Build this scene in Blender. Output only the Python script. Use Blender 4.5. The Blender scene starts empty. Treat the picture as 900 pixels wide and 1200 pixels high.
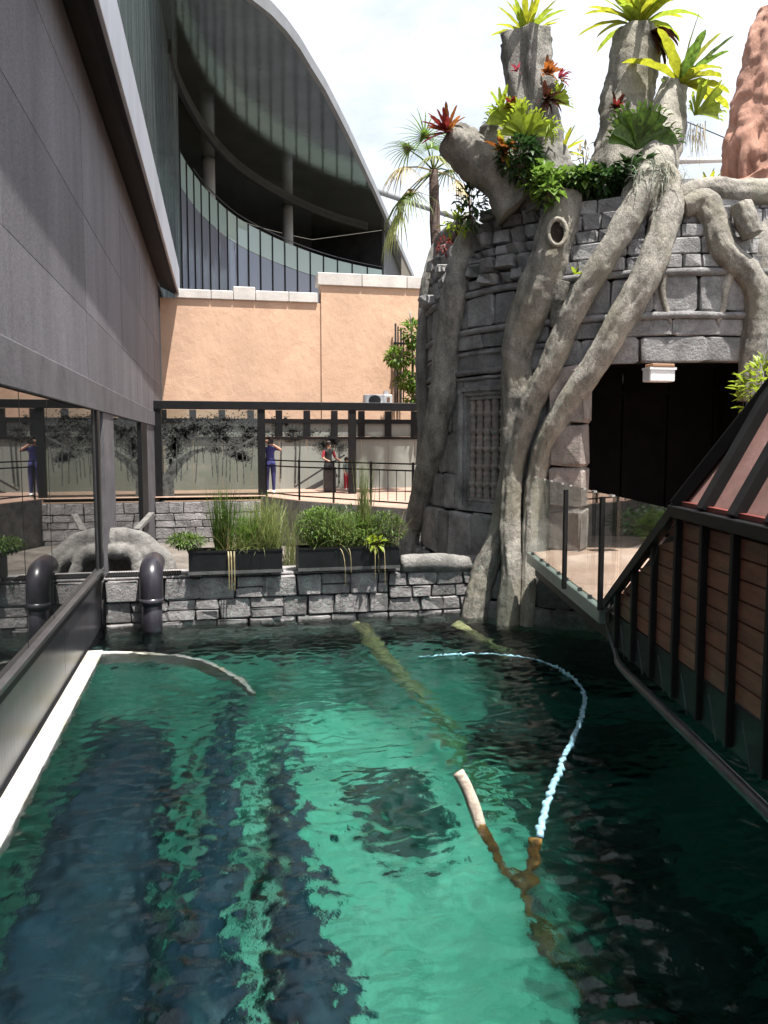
import bpy, bmesh, math, random
from math import sin, cos, pi, radians, atan2, sqrt
from mathutils import Vector, Matrix, noise
random.seed(7)
S = bpy.context.scene
COL = S.collection

# ------------------------------------------------------------------ camera
FPX = 936.0; YAW = radians(12.06); PIT = radians(5.07); EYE = Vector((0, 0, 1.6))
FW = Vector((sin(YAW)*cos(PIT), cos(YAW)*cos(PIT), -sin(PIT)))
RT = Vector((cos(YAW), -sin(YAW), 0)); UP = RT.cross(FW)
cam = bpy.data.cameras.new('camera'); camo = bpy.data.objects.new('camera', cam); COL.objects.link(camo)
cam.sensor_fit = 'VERTICAL'; cam.angle = 2*math.atan(600/FPX); cam.clip_end = 2000; cam.clip_start = 0.05
camo.location = EYE
camo.rotation_euler = (pi/2-PIT, 0, -YAW)
S.camera = camo

# ------------------------------------------------------------------ sky, sun, exposure
SUN = Vector((0.165, -0.25, 0.954)).normalized()
EL = math.asin(SUN.z); AZ = atan2(SUN.x, SUN.y)
W = bpy.data.worlds.new('World'); S.world = W; W.use_nodes = True
nt = W.node_tree; nt.nodes.clear()
sky = nt.nodes.new('ShaderNodeTexSky'); sky.sky_type = 'NISHITA'; sky.sun_disc = False
sky.sun_elevation = EL; sky.sun_rotation = AZ; sky.dust_density = 2.5; sky.air_density = 1.0
bg = nt.nodes.new('ShaderNodeBackground'); bg.inputs[1].default_value = 0.085
wo = nt.nodes.new('ShaderNodeOutputWorld')
tc = nt.nodes.new('ShaderNodeTexCoord'); mp = nt.nodes.new('ShaderNodeMapping'); mp.inputs['Scale'].default_value = (1.0, 1.0, 2.2)
nz = nt.nodes.new('ShaderNodeTexNoise'); nz.inputs['Scale'].default_value = 1.9; nz.inputs['Detail'].default_value = 9; nz.inputs['Roughness'].default_value = 0.6
rp = nt.nodes.new('ShaderNodeValToRGB'); rp.color_ramp.elements[0].position = 0.42; rp.color_ramp.elements[1].position = 0.66
rp.color_ramp.elements[0].color = (0.42, 0.42, 0.42, 1)
mx = nt.nodes.new('ShaderNodeMix'); mx.data_type = 'RGBA'; mx.inputs[7].default_value = (8.4, 8.6, 9.0, 1)
nt.links.new(tc.outputs['Generated'], mp.inputs[0]); nt.links.new(mp.outputs[0], nz.inputs['Vector'])
nt.links.new(nz.outputs['Fac'], rp.inputs[0]); nt.links.new(rp.outputs[0], mx.inputs[0])
nt.links.new(sky.outputs[0], mx.inputs[6]); nt.links.new(mx.outputs[2], bg.inputs[0]); nt.links.new(bg.outputs[0], wo.inputs[0])
sl = bpy.data.lights.new('sun', 'SUN'); sl.energy = 5.0; sl.angle = radians(0.6); sl.color = (1, 0.955, 0.89)
so = bpy.data.objects.new('sun', sl); COL.objects.link(so); so.rotation_euler = SUN.to_track_quat('Z', 'Y').to_euler(); so.location = (0, 0, 40)
S.view_settings.view_transform = 'Standard'; S.view_settings.look = 'None'; S.view_settings.gamma = 1
S.view_settings.use_curve_mapping = False; S.view_settings.exposure = 1.1
cy = S.cycles
cy.use_denoising = True; cy.max_bounces = 10; cy.transparent_max_bounces = 24; cy.transmission_bounces = 8; cy.glossy_bounces = 5
cy.diffuse_bounces = 4; cy.sample_clamp_indirect = 6; cy.caustics_reflective = False

# ------------------------------------------------------------------ pixel helpers (photo pixels 900x1200)
def ray(x, y): return FW + RT*((x-450)/FPX) - UP*((y-600)/FPX)
def at_x(x, y, v): d = ray(x, y); return EYE + d*((v-EYE.x)/d.x)
def at_y(x, y, v): d = ray(x, y); return EYE + d*((v-EYE.y)/d.y)
def at_z(x, y, v): d = ray(x, y); return EYE + d*((v-EYE.z)/d.z)
def at_d(x, y, v): d = ray(x, y); return EYE + d*v              # v = depth along the view axis
def at_w(x, y, z, zw=-1.10):                                       # seen through the water: ray bent at the surface
    d = ray(x, y).normalized(); p = EYE+d*((zw-EYE.z)/d.z); h = Vector((d.x, d.y, 0)); st = h.length/1.33; hd = h.normalized()
    return p+hd*((zw-z)*st/sqrt(1-st*st))+Vector((0, 0, z-zw))
def sd(s, d, z): return Vector((s*cos(YAW)+d*sin(YAW), -s*sin(YAW)+d*cos(YAW), z))   # lateral / depth on plan

# ------------------------------------------------------------------ materials
def mat(name, col, rough=0.8, var=0.25, scale=3.0, bump=0.0, bscale=None, col2=None, spec=0.5, metal=0.0, ior=None, detail=6, stretch=None, speck=0.0, moss=None):
    m = bpy.data.materials.new(name); m.use_nodes = True; t = m.node_tree; b = t.nodes['Principled BSDF']; L = t.links.new
    b.inputs['Roughness'].default_value = rough; b.inputs['Metallic'].default_value = metal
    b.inputs['Specular IOR Level'].default_value = spec
    if ior: b.inputs['IOR'].default_value = ior
    c = t.nodes.new('ShaderNodeTexCoord'); geo = t.nodes.new('ShaderNodeNewGeometry'); vec = geo.outputs['Position']
    oi = t.nodes.new('ShaderNodeObjectInfo')
    if stretch:
        mpn = t.nodes.new('ShaderNodeMapping'); mpn.inputs['Scale'].default_value = stretch; L(vec, mpn.inputs[0]); vec = mpn.outputs[0]
    n = t.nodes.new('ShaderNodeTexNoise'); n.inputs['Scale'].default_value = scale; n.inputs['Detail'].default_value = detail; n.inputs['Roughness'].default_value = 0.65
    L(vec, n.inputs['Vector'])
    c2 = col2 or tuple(max(0, v*(1-2*var)) for v in col); c1 = tuple(min(1, v*(1+var)) for v in col)
    r = t.nodes.new('ShaderNodeValToRGB'); r.color_ramp.elements[0].position = 0.3; r.color_ramp.elements[1].position = 0.72
    r.color_ramp.elements[0].color = (*c2, 1); r.color_ramp.elements[1].color = (*c1, 1); L(n.outputs['Fac'], r.inputs[0])
    out = r.outputs[0]
    hs = t.nodes.new('ShaderNodeHueSaturation'); L(out, hs.inputs['Color'])
    mr = t.nodes.new('ShaderNodeMapRange'); mr.inputs[3].default_value = 1-var*0.8; mr.inputs[4].default_value = 1+var*0.8
    L(oi.outputs['Random'], mr.inputs[0]); L(mr.outputs[0], hs.inputs['Value']); out = hs.outputs[0]
    if speck:
        n3 = t.nodes.new('ShaderNodeTexNoise'); n3.inputs['Scale'].default_value = 60; n3.inputs['Detail'].default_value = 3; L(geo.outputs['Position'], n3.inputs['Vector'])
        m3 = t.nodes.new('ShaderNodeMapRange'); m3.inputs[1].default_value = 0.35; m3.inputs[2].default_value = 0.7; m3.inputs[3].default_value = 1-speck; m3.inputs[4].default_value = 1+speck
        L(n3.outputs['Fac'], m3.inputs[0]); h3 = t.nodes.new('ShaderNodeHueSaturation'); L(out, h3.inputs['Color']); L(m3.outputs[0], h3.inputs['Value']); out = h3.outputs[0]
    if moss:
        n4 = t.nodes.new('ShaderNodeTexNoise'); n4.inputs['Scale'].default_value = 1.7; n4.inputs['Detail'].default_value = 8; L(geo.outputs['Position'], n4.inputs['Vector'])
        m4 = t.nodes.new('ShaderNodeMapRange'); m4.inputs[1].default_value = 0.48; m4.inputs[2].default_value = 0.66; m4.inputs[4].default_value = 0.75; L(n4.outputs['Fac'], m4.inputs[0])
        mm = t.nodes.new('ShaderNodeMix'); mm.data_type = 'RGBA'; mm.inputs[7].default_value = (*moss, 1); L(m4.outputs[0], mm.inputs[0]); L(out, mm.inputs[6]); out = mm.outputs[2]
    L(out, b.inputs['Base Color'])
    if bump:
        n2 = t.nodes.new('ShaderNodeTexNoise'); n2.inputs['Scale'].default_value = bscale or scale*6; n2.inputs['Detail'].default_value = 8; n2.inputs['Roughness'].default_value = 0.7; L(vec, n2.inputs['Vector'])
        bp = t.nodes.new('ShaderNodeBump'); bp.inputs['Strength'].default_value = min(1, bump); bp.inputs['Distance'].default_value = 0.05
        L(n2.outputs['Fac'], bp.inputs['Height']); L(bp.outputs[0], b.inputs['Normal'])
    return m
def leafmat(name, col, trans=0.45, var=0.3, rough=0.45, tcol=None):
    m = mat(name, col, rough, var, 13.0, detail=3); t = m.node_tree; b = t.nodes['Principled BSDF']; o = t.nodes['Material Output']
    tr = t.nodes.new('ShaderNodeBsdfTranslucent'); mixs = t.nodes.new('ShaderNodeMixShader'); mixs.inputs[0].default_value = trans
    src = b.inputs['Base Color'].links[0].from_socket
    if tcol: tr.inputs[0].default_value = (*tcol, 1)
    else: t.links.new(src, tr.inputs[0])
    t.links.new(b.outputs[0], mixs.inputs[1]); t.links.new(tr.outputs[0], mixs.inputs[2]); t.links.new(mixs.outputs[0], o.inputs[0])
    return m
def glassmat(name, tint=(0.9, 0.95, 0.93), ior=1.5, refl=(1, 1, 1), boost=1.0, base=None, waves=0.0):
    """thin pane: clear (or dark backed when base is given) with a true Fresnel reflection"""
    m = bpy.data.materials.new(name); m.use_nodes = True; t = m.node_tree; t.nodes.clear(); L = t.links.new
    o = t.nodes.new('ShaderNodeOutputMaterial'); ms = t.nodes.new('ShaderNodeMixShader'); fr = t.nodes.new('ShaderNodeFresnel'); fr.inputs[0].default_value = ior
    g = t.nodes.new('ShaderNodeBsdfGlossy'); g.inputs['Color'].default_value = (*refl, 1); g.inputs['Roughness'].default_value = 0.015
    if base: a = t.nodes.new('ShaderNodeBsdfDiffuse'); a.inputs[0].default_value = (*base, 1)
    else: a = t.nodes.new('ShaderNodeBsdfTransparent'); a.inputs[0].default_value = (*tint, 1)
    mu = t.nodes.new('ShaderNodeMath'); mu.operation = 'MULTIPLY'; mu.use_clamp = True; mu.inputs[1].default_value = boost
    gg = t.nodes.new('ShaderNodeNewGeometry'); mi = t.nodes.new('ShaderNodeMix'); mi.data_type = 'FLOAT'; mi.inputs[2].default_value = ior; mi.inputs[3].default_value = 1/ior
    L(gg.outputs['Backfacing'], mi.inputs[0]); L(mi.outputs[0], fr.inputs[0])                  # both faces of a pane reflect alike
    L(fr.outputs[0], mu.inputs[0]); L(mu.outputs[0], ms.inputs[0]); L(a.outputs[0], ms.inputs[1]); L(g.outputs[0], ms.inputs[2]); L(ms.outputs[0], o.inputs[0])
    if waves:
        geo = t.nodes.new('ShaderNodeNewGeometry'); mpn = t.nodes.new('ShaderNodeMapping'); mpn.inputs['Scale'].default_value = (1.2, 1.2, 0.12); L(geo.outputs['Position'], mpn.inputs[0])
        n = t.nodes.new('ShaderNodeTexNoise'); n.inputs['Scale'].default_value = 1.3; n.inputs['Detail'].default_value = 2; L(mpn.outputs[0], n.inputs['Vector'])
        bp = t.nodes.new('ShaderNodeBump'); bp.inputs['Strength'].default_value = waves; bp.inputs['Distance'].default_value = 0.2; L(n.outputs['Fac'], bp.inputs['Height'])
        L(bp.outputs[0], g.inputs['Normal']); L(bp.outputs[0], fr.inputs['Normal'])
    return m
M = {}
M['clad'] = mat('granite_cladding', (0.163, 0.156, 0.172), 0.75, 0.17, 1.5, 0.25, 45, spec=0.25, speck=0.3, stretch=(1, 1, 0.16))
M['lintel'] = mat('dark_render', (0.15, 0.143, 0.155), 0.7, 0.18, 2.2, 0.2, 30, spec=0.25, speck=0.1)
M['metal_dark'] = mat('black_metal', (0.010, 0.010, 0.011), 0.5, 0.2, 6, 0.05, spec=0.25)
M['metal_grey'] = mat('grey_metal', (0.09, 0.09, 0.095), 0.35, 0.2, 4, 0.05, metal=0.5)
M['base_panel'] = mat('stained_base_panel', (0.04, 0.04, 0.048), 0.28, 0.35, 1.6, 0.1, 14, stretch=(1, 1, 0.25))
M['fascia'] = mat('silver_fascia', (0.38, 0.39, 0.43), 0.45, 0.12, 1.0, stretch=(1, 1, 0.2), metal=0.3)
M['eave'] = mat('dark_eave', (0.03, 0.028, 0.028), 0.5, 0.2, 2)
M['win'] = glassmat('window_glass', base=(0.012, 0.014, 0.014), ior=1.85, boost=1.1)
M['facade'] = glassmat('facade_glass', base=(0.17, 0.205, 0.21), ior=1.75, refl=(0.82, 0.92, 0.92), waves=0.16)
M['spandrel'] = glassmat('spandrel_glass', base=(0.40, 0.52, 0.49), ior=1.45)
M['lowglass'] = glassmat('lower_glass', base=(0.22, 0.235, 0.28), ior=1.6, refl=(0.8, 0.85, 0.95), waves=0.15)
M['soffit'] = mat('glossy_soffit', (0.29, 0.32, 0.285), 0.025, 0.1, 0.5, 0.16, 0.55, metal=0.85, detail=2)
M['roof_edge'] = mat('roof_edge', (0.24, 0.25, 0.26), 0.5, 0.1, 1)
M['column'] = mat('white_column', (0.55, 0.55, 0.54), 0.6, 0.08, 1)
M['door_dark'] = mat('matt_black_panel', (0.008, 0.007, 0.007), 0.9, 0.2, 3, spec=0.08)
M['dark_in'] = mat('dark_interior', (0.03, 0.031, 0.032), 0.6, 0.3, 1)
M['orange'] = mat('orange_render', (0.75, 0.495, 0.345), 0.9, 0.09, 0.7, 0.5, 4, stretch=(1, 1, 0.7), moss=(0.66, 0.42, 0.285))
M['coping'] = mat('pale_coping', (0.66, 0.62, 0.58), 0.8, 0.1, 2, 0.2)
M['stone'] = mat('grey_stone', (0.33, 0.325, 0.325), 0.85, 0.32, 2.6, 0.9, 18, speck=0.18)
M['pstone'] = mat('pool_stone', (0.315, 0.30, 0.30), 0.85, 0.3, 3.2, 1.0, 16, speck=0.18)
M['mortar'] = mat('dark_mortar', (0.06, 0.06, 0.062), 0.9, 0.3, 5)
M['jamb'] = mat('pinkish_stone', (0.33, 0.285, 0.26), 0.85, 0.25, 2.5, 0.7, 16, speck=0.15)
M['bark'] = mat('concrete_bark', (0.37, 0.345, 0.30), 0.85, 0.34, 4.2, 1.0, 18, speck=0.32, stretch=(1, 1, 0.55), moss=(0.25, 0.23, 0.175))
M['bark_grey'] = mat('grey_bark', (0.33, 0.315, 0.285), 0.85, 0.34, 4.2, 1.0, 18, speck=0.32, stretch=(1, 1, 0.5))
M['log'] = mat('grey_log', (0.22, 0.212, 0.20), 0.85, 0.3, 4, 0.8, 18, speck=0.15)
M['redrock'] = mat('red_rock', (0.40, 0.215, 0.155), 0.9, 0.3, 1.4, 1.0, 7, stretch=(1, 1, 0.35))
M['floor'] = mat('pink_paving', (0.40, 0.265, 0.205), 0.8, 0.12, 2, 0.15, 30, speck=0.08)
M['wood'] = mat('brown_boards', (0.27, 0.105, 0.062), 0.6, 0.22, 3, 0.3, 30, stretch=(1, 1, 6))
M['roofpan'] = mat('pink_roof_sheet', (0.30, 0.175, 0.155), 0.45, 0.16, 2.5, 0.15, 12)
M['redtrim'] = mat('red_trim', (0.17, 0.035, 0.03), 0.5, 0.2, 4)
M['white'] = mat('white_plastic', (0.78, 0.78, 0.78), 0.5, 0.04, 3)
M['whitepaint'] = mat('chipped_white_ledge', (0.58, 0.57, 0.54), 0.7, 0.12, 7, 0.5, 30, moss=(0.40, 0.36, 0.20))
M['algae'] = mat('yellow_algae', (0.23, 0.17, 0.045), 0.9, 0.4, 12, 0.6, 30)
M['hose'] = mat('blue_hose', (0.27, 0.50, 0.62), 0.5, 0.3, 12, 0.4, 30)
M['stick'] = mat('bare_stick', (0.56, 0.46, 0.38), 0.8, 0.2, 14, 0.5, 40)
M['algstick'] = mat('algae_stick', (0.26, 0.15, 0.03), 0.95, 0.45, 16, 1.0, 40)
M['mosslog'] = mat('mossy_log', (0.20, 0.22, 0.10), 0.95, 0.4, 9, 1.0, 26)
M['pipe'] = mat('black_pipe', (0.035, 0.032, 0.042), 0.3, 0.15, 6)
M['planter'] = mat('black_planter', (0.009, 0.010, 0.011), 0.5, 0.25, 5, spec=0.25)
M['lip'] = mat('planter_lip', (0.10, 0.10, 0.10), 0.4, 0.2, 5)
M['soil'] = mat('soil', (0.05, 0.035, 0.025), 1, 0.4, 9, 1)
M['grout_ground'] = mat('ground_dirt', (0.16, 0.14, 0.12), 0.95, 0.3, 1.5, 0.8)
M['poolsunlit'] = mat('sunlit_pool_sand', (0.55, 0.67, 0.60), 0.95, 0.22, 1.3, 0.5, 3, moss=(0.20, 0.27, 0.24))  # pale sand colour, brightens the bed where sunlight falls
M['poolshade'] = mat('shaded_pool_bed', (0.115, 0.16, 0.152), 0.95, 0.4, 0.9, 0.8, 5)  # dark colour paints the shaded part of the bed
M['poolrock'] = mat('submerged_rock', (0.045, 0.06, 0.065), 0.9, 0.4, 3, 1, 9)
M['tunnel'] = mat('reflection_dark_hull', (0.012, 0.024, 0.055), 0.6, 0.3, 1.5)  # near-black stands in for dark reflections on the water
M['panel'] = mat('pale_panel', (0.29, 0.31, 0.28), 0.7, 0.09, 1.2, stretch=(1, 1, 0.2))
M['print'] = mat('dark_print', (0.085, 0.09, 0.086), 0.8, 0.4, 8, spec=0.1)
M['glass'] = glassmat('clear_glass', tint=(0.93, 0.965, 0.95), ior=1.5)
M['screen'] = glassmat('screen_glass', tint=(0.74, 0.77, 0.75), ior=1.45)
M['edgeglass'] = mat('deck_edge', (0.20, 0.25, 0.225), 0.3, 0.2, 4)
M['steel'] = mat('bright_steel', (0.7, 0.7, 0.7), 0.25, 0.05, 4, metal=0.9)
M['copper'] = mat('copper_box', (0.33, 0.18, 0.10), 0.6, 0.15, 4)
M['skin'] = mat('skin', (0.45, 0.26, 0.18), 0.6, 0.08, 6)
M['blue_cloth'] = mat('blue_cloth', (0.05, 0.055, 0.22), 0.85, 0.2, 9)
M['navy'] = mat('navy_cloth', (0.035, 0.035, 0.14), 0.85, 0.2, 9)
M['black_cloth'] = mat('black_cloth', (0.03, 0.03, 0.03), 0.9, 0.2, 9)
M['red_cloth'] = mat('red_cloth', (0.42, 0.03, 0.05), 0.85, 0.15, 9)
M['white_cloth'] = mat('white_shoe', (0.75, 0.75, 0.73), 0.7, 0.05, 9)
M['teal_cloth'] = mat('grey_green_cloth', (0.16, 0.22, 0.21), 0.85, 0.15, 9)
M['hair'] = mat('dark_hair', (0.02, 0.014, 0.011), 0.6, 0.3, 20)
M['grass'] = leafmat('grass_blade', (0.16, 0.27, 0.045), 0.4, 0.35)
M['grass2'] = leafmat('pale_grass_blade', (0.32, 0.37, 0.13), 0.4, 0.3)
M['leaf'] = leafmat('green_leaf', (0.16, 0.27, 0.045), 0.4, 0.45)
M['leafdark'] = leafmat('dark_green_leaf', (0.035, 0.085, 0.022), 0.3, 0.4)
M['leafyel'] = leafmat('yellow_green_leaf', (0.40, 0.42, 0.03), 0.55, 0.22)
M['leaflime'] = leafmat('lime_leaf', (0.34, 0.44, 0.04), 0.5, 0.2)
M['stag'] = leafmat('staghorn_green', (0.085, 0.16, 0.025), 0.35, 0.3)
M['redleaf'] = leafmat('red_leaf', (0.22, 0.03, 0.025), 0.4, 0.4)
M['orangeleaf'] = leafmat('orange_leaf', (0.38, 0.13, 0.03), 0.4, 0.3)
M['pinkleaf'] = leafmat('pink_leaf', (0.36, 0.06, 0.09), 0.4, 0.3)
M['brownleaf'] = leafmat('brown_leaf', (0.09, 0.03, 0.02), 0.2, 0.4)
M['straw'] = leafmat('straw_leaf', (0.50, 0.42, 0.22), 0.35, 0.25)
M['moss_air'] = leafmat('grey_air_moss', (0.34, 0.38, 0.30), 0.35, 0.25)
M['palmtrunk'] = mat('palm_bark', (0.15, 0.105, 0.09), 0.95, 0.3, 6, 1, 20, stretch=(1, 1, 3))

# ------------------------------------------------------------------ object helpers
def link(o, parent=None):
    COL.objects.link(o)
    if parent is not None:
        o.parent = parent; o.matrix_parent_inverse = Matrix.Translation(-parent.location)
    return o
def mk(name, V, F, m, parent=None, smooth=False):
    me = bpy.data.meshes.new(name); me.from_pydata([tuple(v) for v in V], [], F); me.update()
    ms = m if isinstance(m, (list, tuple)) else [m]
    for k in ms: me.materials.append(M[k])
    if smooth: me.polygons.foreach_set('use_smooth', [True]*len(me.polygons))
    return link(bpy.data.objects.new(name, me), parent)
def tag(o, label=None, cat=None, group=None, kind=None):
    if label: o['label'] = label
    if cat: o['category'] = cat
    if group: o['group'] = group
    if kind: o['kind'] = kind
    return o
def thing(name, loc, label, cat, group=None):
    o = bpy.data.objects.new(name, None); o.empty_display_size = 0.1; COL.objects.link(o); o.location = loc
    return tag(o, label, cat, group)
class MB:
    def __init__(s): s.V = []; s.F = []
    def add(s, V, F):
        n = len(s.V); s.V += [Vector(v) for v in V]; s.F += [[i+n for i in f] for f in F]; return s
    def box(s, x0, x1, y0, y1, z0, z1):
        return s.add([(x0,y0,z0),(x1,y0,z0),(x1,y1,z0),(x0,y1,z0),(x0,y0,z1),(x1,y0,z1),(x1,y1,z1),(x0,y1,z1)],
                     [[0,3,2,1],[4,5,6,7],[0,1,5,4],[1,2,6,5],[2,3,7,6],[3,0,4,7]])
    def bar(s, a, b, w, h, up=Vector((0, 0, 1))):
        a = Vector(a); b = Vector(b); d = (b-a).normalized(); r = d.cross(up)
        if r.length < 1e-4: r = d.cross(Vector((0, 1, 0)))
        r.normalize(); u = r.cross(d).normalized(); r = r*w/2; u = u*h/2
        return s.add([a-r-u, a+r-u, a+r+u, a-r+u, b-r-u, b+r-u, b+r+u, b-r+u], [[0,1,2,3],[7,6,5,4],[0,4,5,1],[1,5,6,2],[2,6,7,3],[3,7,4,0]])
    def tube(s, P, R, seg=10, cap=True, rough=0.0, nsc=3.0, twist=0.0, sub=1):
        V, F = tubedata(P, R, seg, cap, rough, nsc, sub); return s.add(V, F)
    def build(s, name, m, parent=None, smooth=False, bevel=0.0):
        o = mk(name, s.V, s.F, m, parent, smooth)
        if bevel:
            bm = bmesh.new(); bm.from_mesh(o.data); bmesh.ops.bevel(bm, geom=bm.edges[:], offset=bevel, segments=1, affect='EDGES'); bm.to_mesh(o.data); bm.free()
        return o
def catmull(P, R, sub):
    if sub <= 1 or len(P) < 3: return [Vector(p) for p in P], list(R)
    P = [Vector(p) for p in P]; Q = []; RR = []
    n = len(P)
    for i in range(n-1):
        p0 = P[max(i-1, 0)]; p1 = P[i]; p2 = P[i+1]; p3 = P[min(i+2, n-1)]
        for k in range(sub):
            t = k/sub
            Q.append(0.5*((2*p1)+(p2-p0)*t+(2*p0-5*p1+4*p2-p3)*t*t+(3*p1-p0-3*p2+p3)*t**3)); RR.append(R[i]*(1-t)+R[i+1]*t)
    Q.append(P[-1]); RR.append(R[-1]); return Q, RR
def tubedata(P, R, seg=10, cap=True, rough=0.0, nsc=3.0, sub=1, ridge=0.0):
    Q, RR = catmull(P, R, sub); V = []; F = []; n = len(Q); ref = None
    for i, q in enumerate(Q):
        d = (Q[min(i+1, n-1)]-Q[max(i-1, 0)]).normalized()
        if ref is None:
            ref = Vector((0, 0, 1)) if abs(d.z) < 0.8 else Vector((0, 1, 0))
        u = (ref-d*ref.dot(d)).normalized(); ref = u; v = d.cross(u)
        for k in range(seg):
            a = 2*pi*k/seg; o = u*cos(a)+v*sin(a); r = RR[i]
            if rough:
                p = q+o*r
                r *= 1+rough*(noise.noise(p*nsc)*1.3+0.7*noise.noise(p*nsc*2.7)+0.4*noise.noise(p*nsc*6)+0.3*noise.noise(p*nsc*12)+ridge*(noise.noise(Vector((cos(a)*2.2, sin(a)*2.2, i*.045+Q[0].x)))+.6*noise.noise(Vector((cos(a)*5, sin(a)*5, i*.11+Q[0].y)))))
            V.append(q+o*r)
    for i in range(n-1):
        for k in range(seg):
            k2 = (k+1) % seg; F.append([i*seg+k, i*seg+k2, (i+1)*seg+k2, (i+1)*seg+k])
    if cap:
        F.append(list(range(seg))[::-1]); F.append([(n-1)*seg+k for k in range(seg)])
    return V, F
def boxpart(name, m, parent, x0, x1, y0, y1, z0, z1, bevel=0.0):
    return MB().box(x0, x1, y0, y1, z0, z1).build(name, m, parent, bevel=bevel)
# chiselled stone templates sharing mesh data
def stone_mesh(seed, jit=0.07, bev=0.09):
    random.seed(seed); bm = bmesh.new(); bmesh.ops.create_cube(bm, size=1.0)
    bmesh.ops.bevel(bm, geom=bm.edges[:], offset=bev, segments=1, affect='EDGES')
    for v in bm.verts: v.co += Vector((random.uniform(-jit, jit)*0.5, random.uniform(-jit, jit), random.uniform(-jit, jit)*0.5))
    me = bpy.data.meshes.new('stone'); bm.to_mesh(me); bm.free(); return me
STM = {}
def stone(parent, loc, size, rz, m, k, name='stone', rx=0, ry=0, soft=0):
    key = (k % 9, m, soft)
    if key not in STM:
        me = stone_mesh(k % 9+20*soft, 0.07+0.10*soft, 0.07+0.09*soft); me.materials.append(M[m]); STM[key] = me
    o = bpy.data.objects.new(name, STM[key]); link(o, parent); o.location = loc; o.scale = size; o.rotation_euler = (rx, ry, rz); return o
# foliage
def strip(base, direc, length, width, droop, n=6, wprof=None, fold=0.25, side=None, start=0.25):
    d = Vector(direc).normalized(); p = Vector(base); s = side or d.cross(Vector((0, 0, 1)))
    if s.length < 1e-3: s = Vector((1, 0, 0))
    s = s.normalized(); V = []; F = []; st = length/n
    for i in range(n+1):
        t = i/n; w = width*(wprof(t) if wprof else (start+(1-start)*min(1, t*3))*(1-t**3)**0.8)
        up = s.cross(d).normalized()
        V += [p-s*w/2+up*w*fold, p, p+s*w/2+up*w*fold]
        d = (d+Vector((0, 0, -1))*droop/n).normalized(); p = p+d*st
    for i in range(n):
        a = i*3; F += [[a, a+1, a+4, a+3], [a+1, a+2, a+5, a+4]]
    return V, F
def leaf_cloud(mb, centre, radii, n, size, rnd, flat=0.5):
    for _ in range(n):
        while True:
            q = Vector((rnd.uniform(-1, 1), rnd.uniform(-1, 1), rnd.uniform(-1, 1)))
            if 0.15 < q.length < 1: break
        p = Vector(centre)+Vector((q.x*radii[0], q.y*radii[1], q.z*radii[2]))
        d = (q+Vector((rnd.uniform(-.7, .7), rnd.uniform(-.7, .7), rnd.uniform(-.3, .6)))).normalized()
        L = size*rnd.uniform(0.6, 1.3)
        mb.add(*strip(p, d, L, L*flat, rnd.uniform(0.1, 0.9), 2, wprof=lambda t: (0.25, 1, 0.05)[int(round(t*2))]))
def rosette(name, base, axis, n, length, width, m, label, cat='plant', spread=(0.25, 1.1), droop=0.7, group=None, seed=1, fold=0.2, m2=None, wprof=None):
    rnd = random.Random(seed); t = thing(name, base, label, cat, group); axis = Vector(axis).normalized()
    a = axis.orthogonal().normalized(); b = axis.cross(a)
    for i in range(n):
        ph = 2.4*i+rnd.uniform(-.3, .3); sp = spread[0]+(spread[1]-spread[0])*((i+0.5)/n)**0.8
        d = axis*cos(sp)+(a*cos(ph)+b*sin(ph))*sin(sp)
        mm = m2 if (m2 and rnd.random() < 0.3) else m
        V, F = strip(base, d, length*rnd.uniform(.75, 1.1), width*rnd.uniform(.8, 1.15), droop*rnd.uniform(.5, 1.6)*(0.4+sp), 12, fold=fold*rnd.uniform(.3, 1.6), wprof=wprof)
        mk('leaf', V, F, mm, t, True)
    return t
def staghorn(base, out, size, m, label, lobes=9, seed=1, arc=2.6, droop=0.5):
    rnd = random.Random(seed); out = Vector(out).normalized(); t = thing('staghorn_fern', base, label, 'fern')
    side = Vector((0, 0, 1)).cross(out).normalized(); up = Vector((0, 0, 1))
    for i in range(lobes):
        a = -arc/2+arc*i/(lobes-1); d = up*cos(a)+side*sin(a)+out*rnd.uniform(0.25, 0.55)
        L = size*rnd.uniform(.85, 1.1)
        V, F = strip(Vector(base)+out*0.02*(i % 3), d, L, L*0.42, droop, 7, fold=rnd.uniform(.05, .3), wprof=lambda t: 0.18+0.85*t if t < 0.86 else 0.75, side=d.cross(out))
        mk('frond', V, F, m, t, True)
        for q in (-1, 0, 1):                                           # forked tips
            e = sum((Vector(v) for v in V[-3:]), Vector())/3; s = (Vector(V[-1])-Vector(V[-3]))
            V2, F2 = strip(e+s*q*0.33, (d+s.normalized()*q*0.5 if s.length > 0 else d), L*0.22, L*0.11, 0.8, 3)
            mk('frond_tip', V2, F2, m, t, True)
    return t
def leafy(name, centre, radii, n, size, m, label, cat='plant', seed=3, flat=0.5, stems=6, group=None, base=None):
    rnd = random.Random(seed); b = Vector(base) if base else Vector(centre)-Vector((0, 0, radii[2]))
    t = thing(name, b, label, cat, group); mb = MB()
    leaf_cloud(mb, centre, radii, n, size, rnd, flat); mb.build('foliage', m, t, True)
    st = MB()
    for _ in range(stems):
        e = Vector(centre)+Vector((rnd.uniform(-.7, .7)*radii[0], rnd.uniform(-.7, .7)*radii[1], rnd.uniform(0, .8)*radii[2]))
        st.tube([b, (b+e)/2+Vector((0, 0, .05*radii[2])), e], [size*.06, size*.05, size*.03], 5)
    st.build('stem', 'brownleaf', t)
    return t
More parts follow.
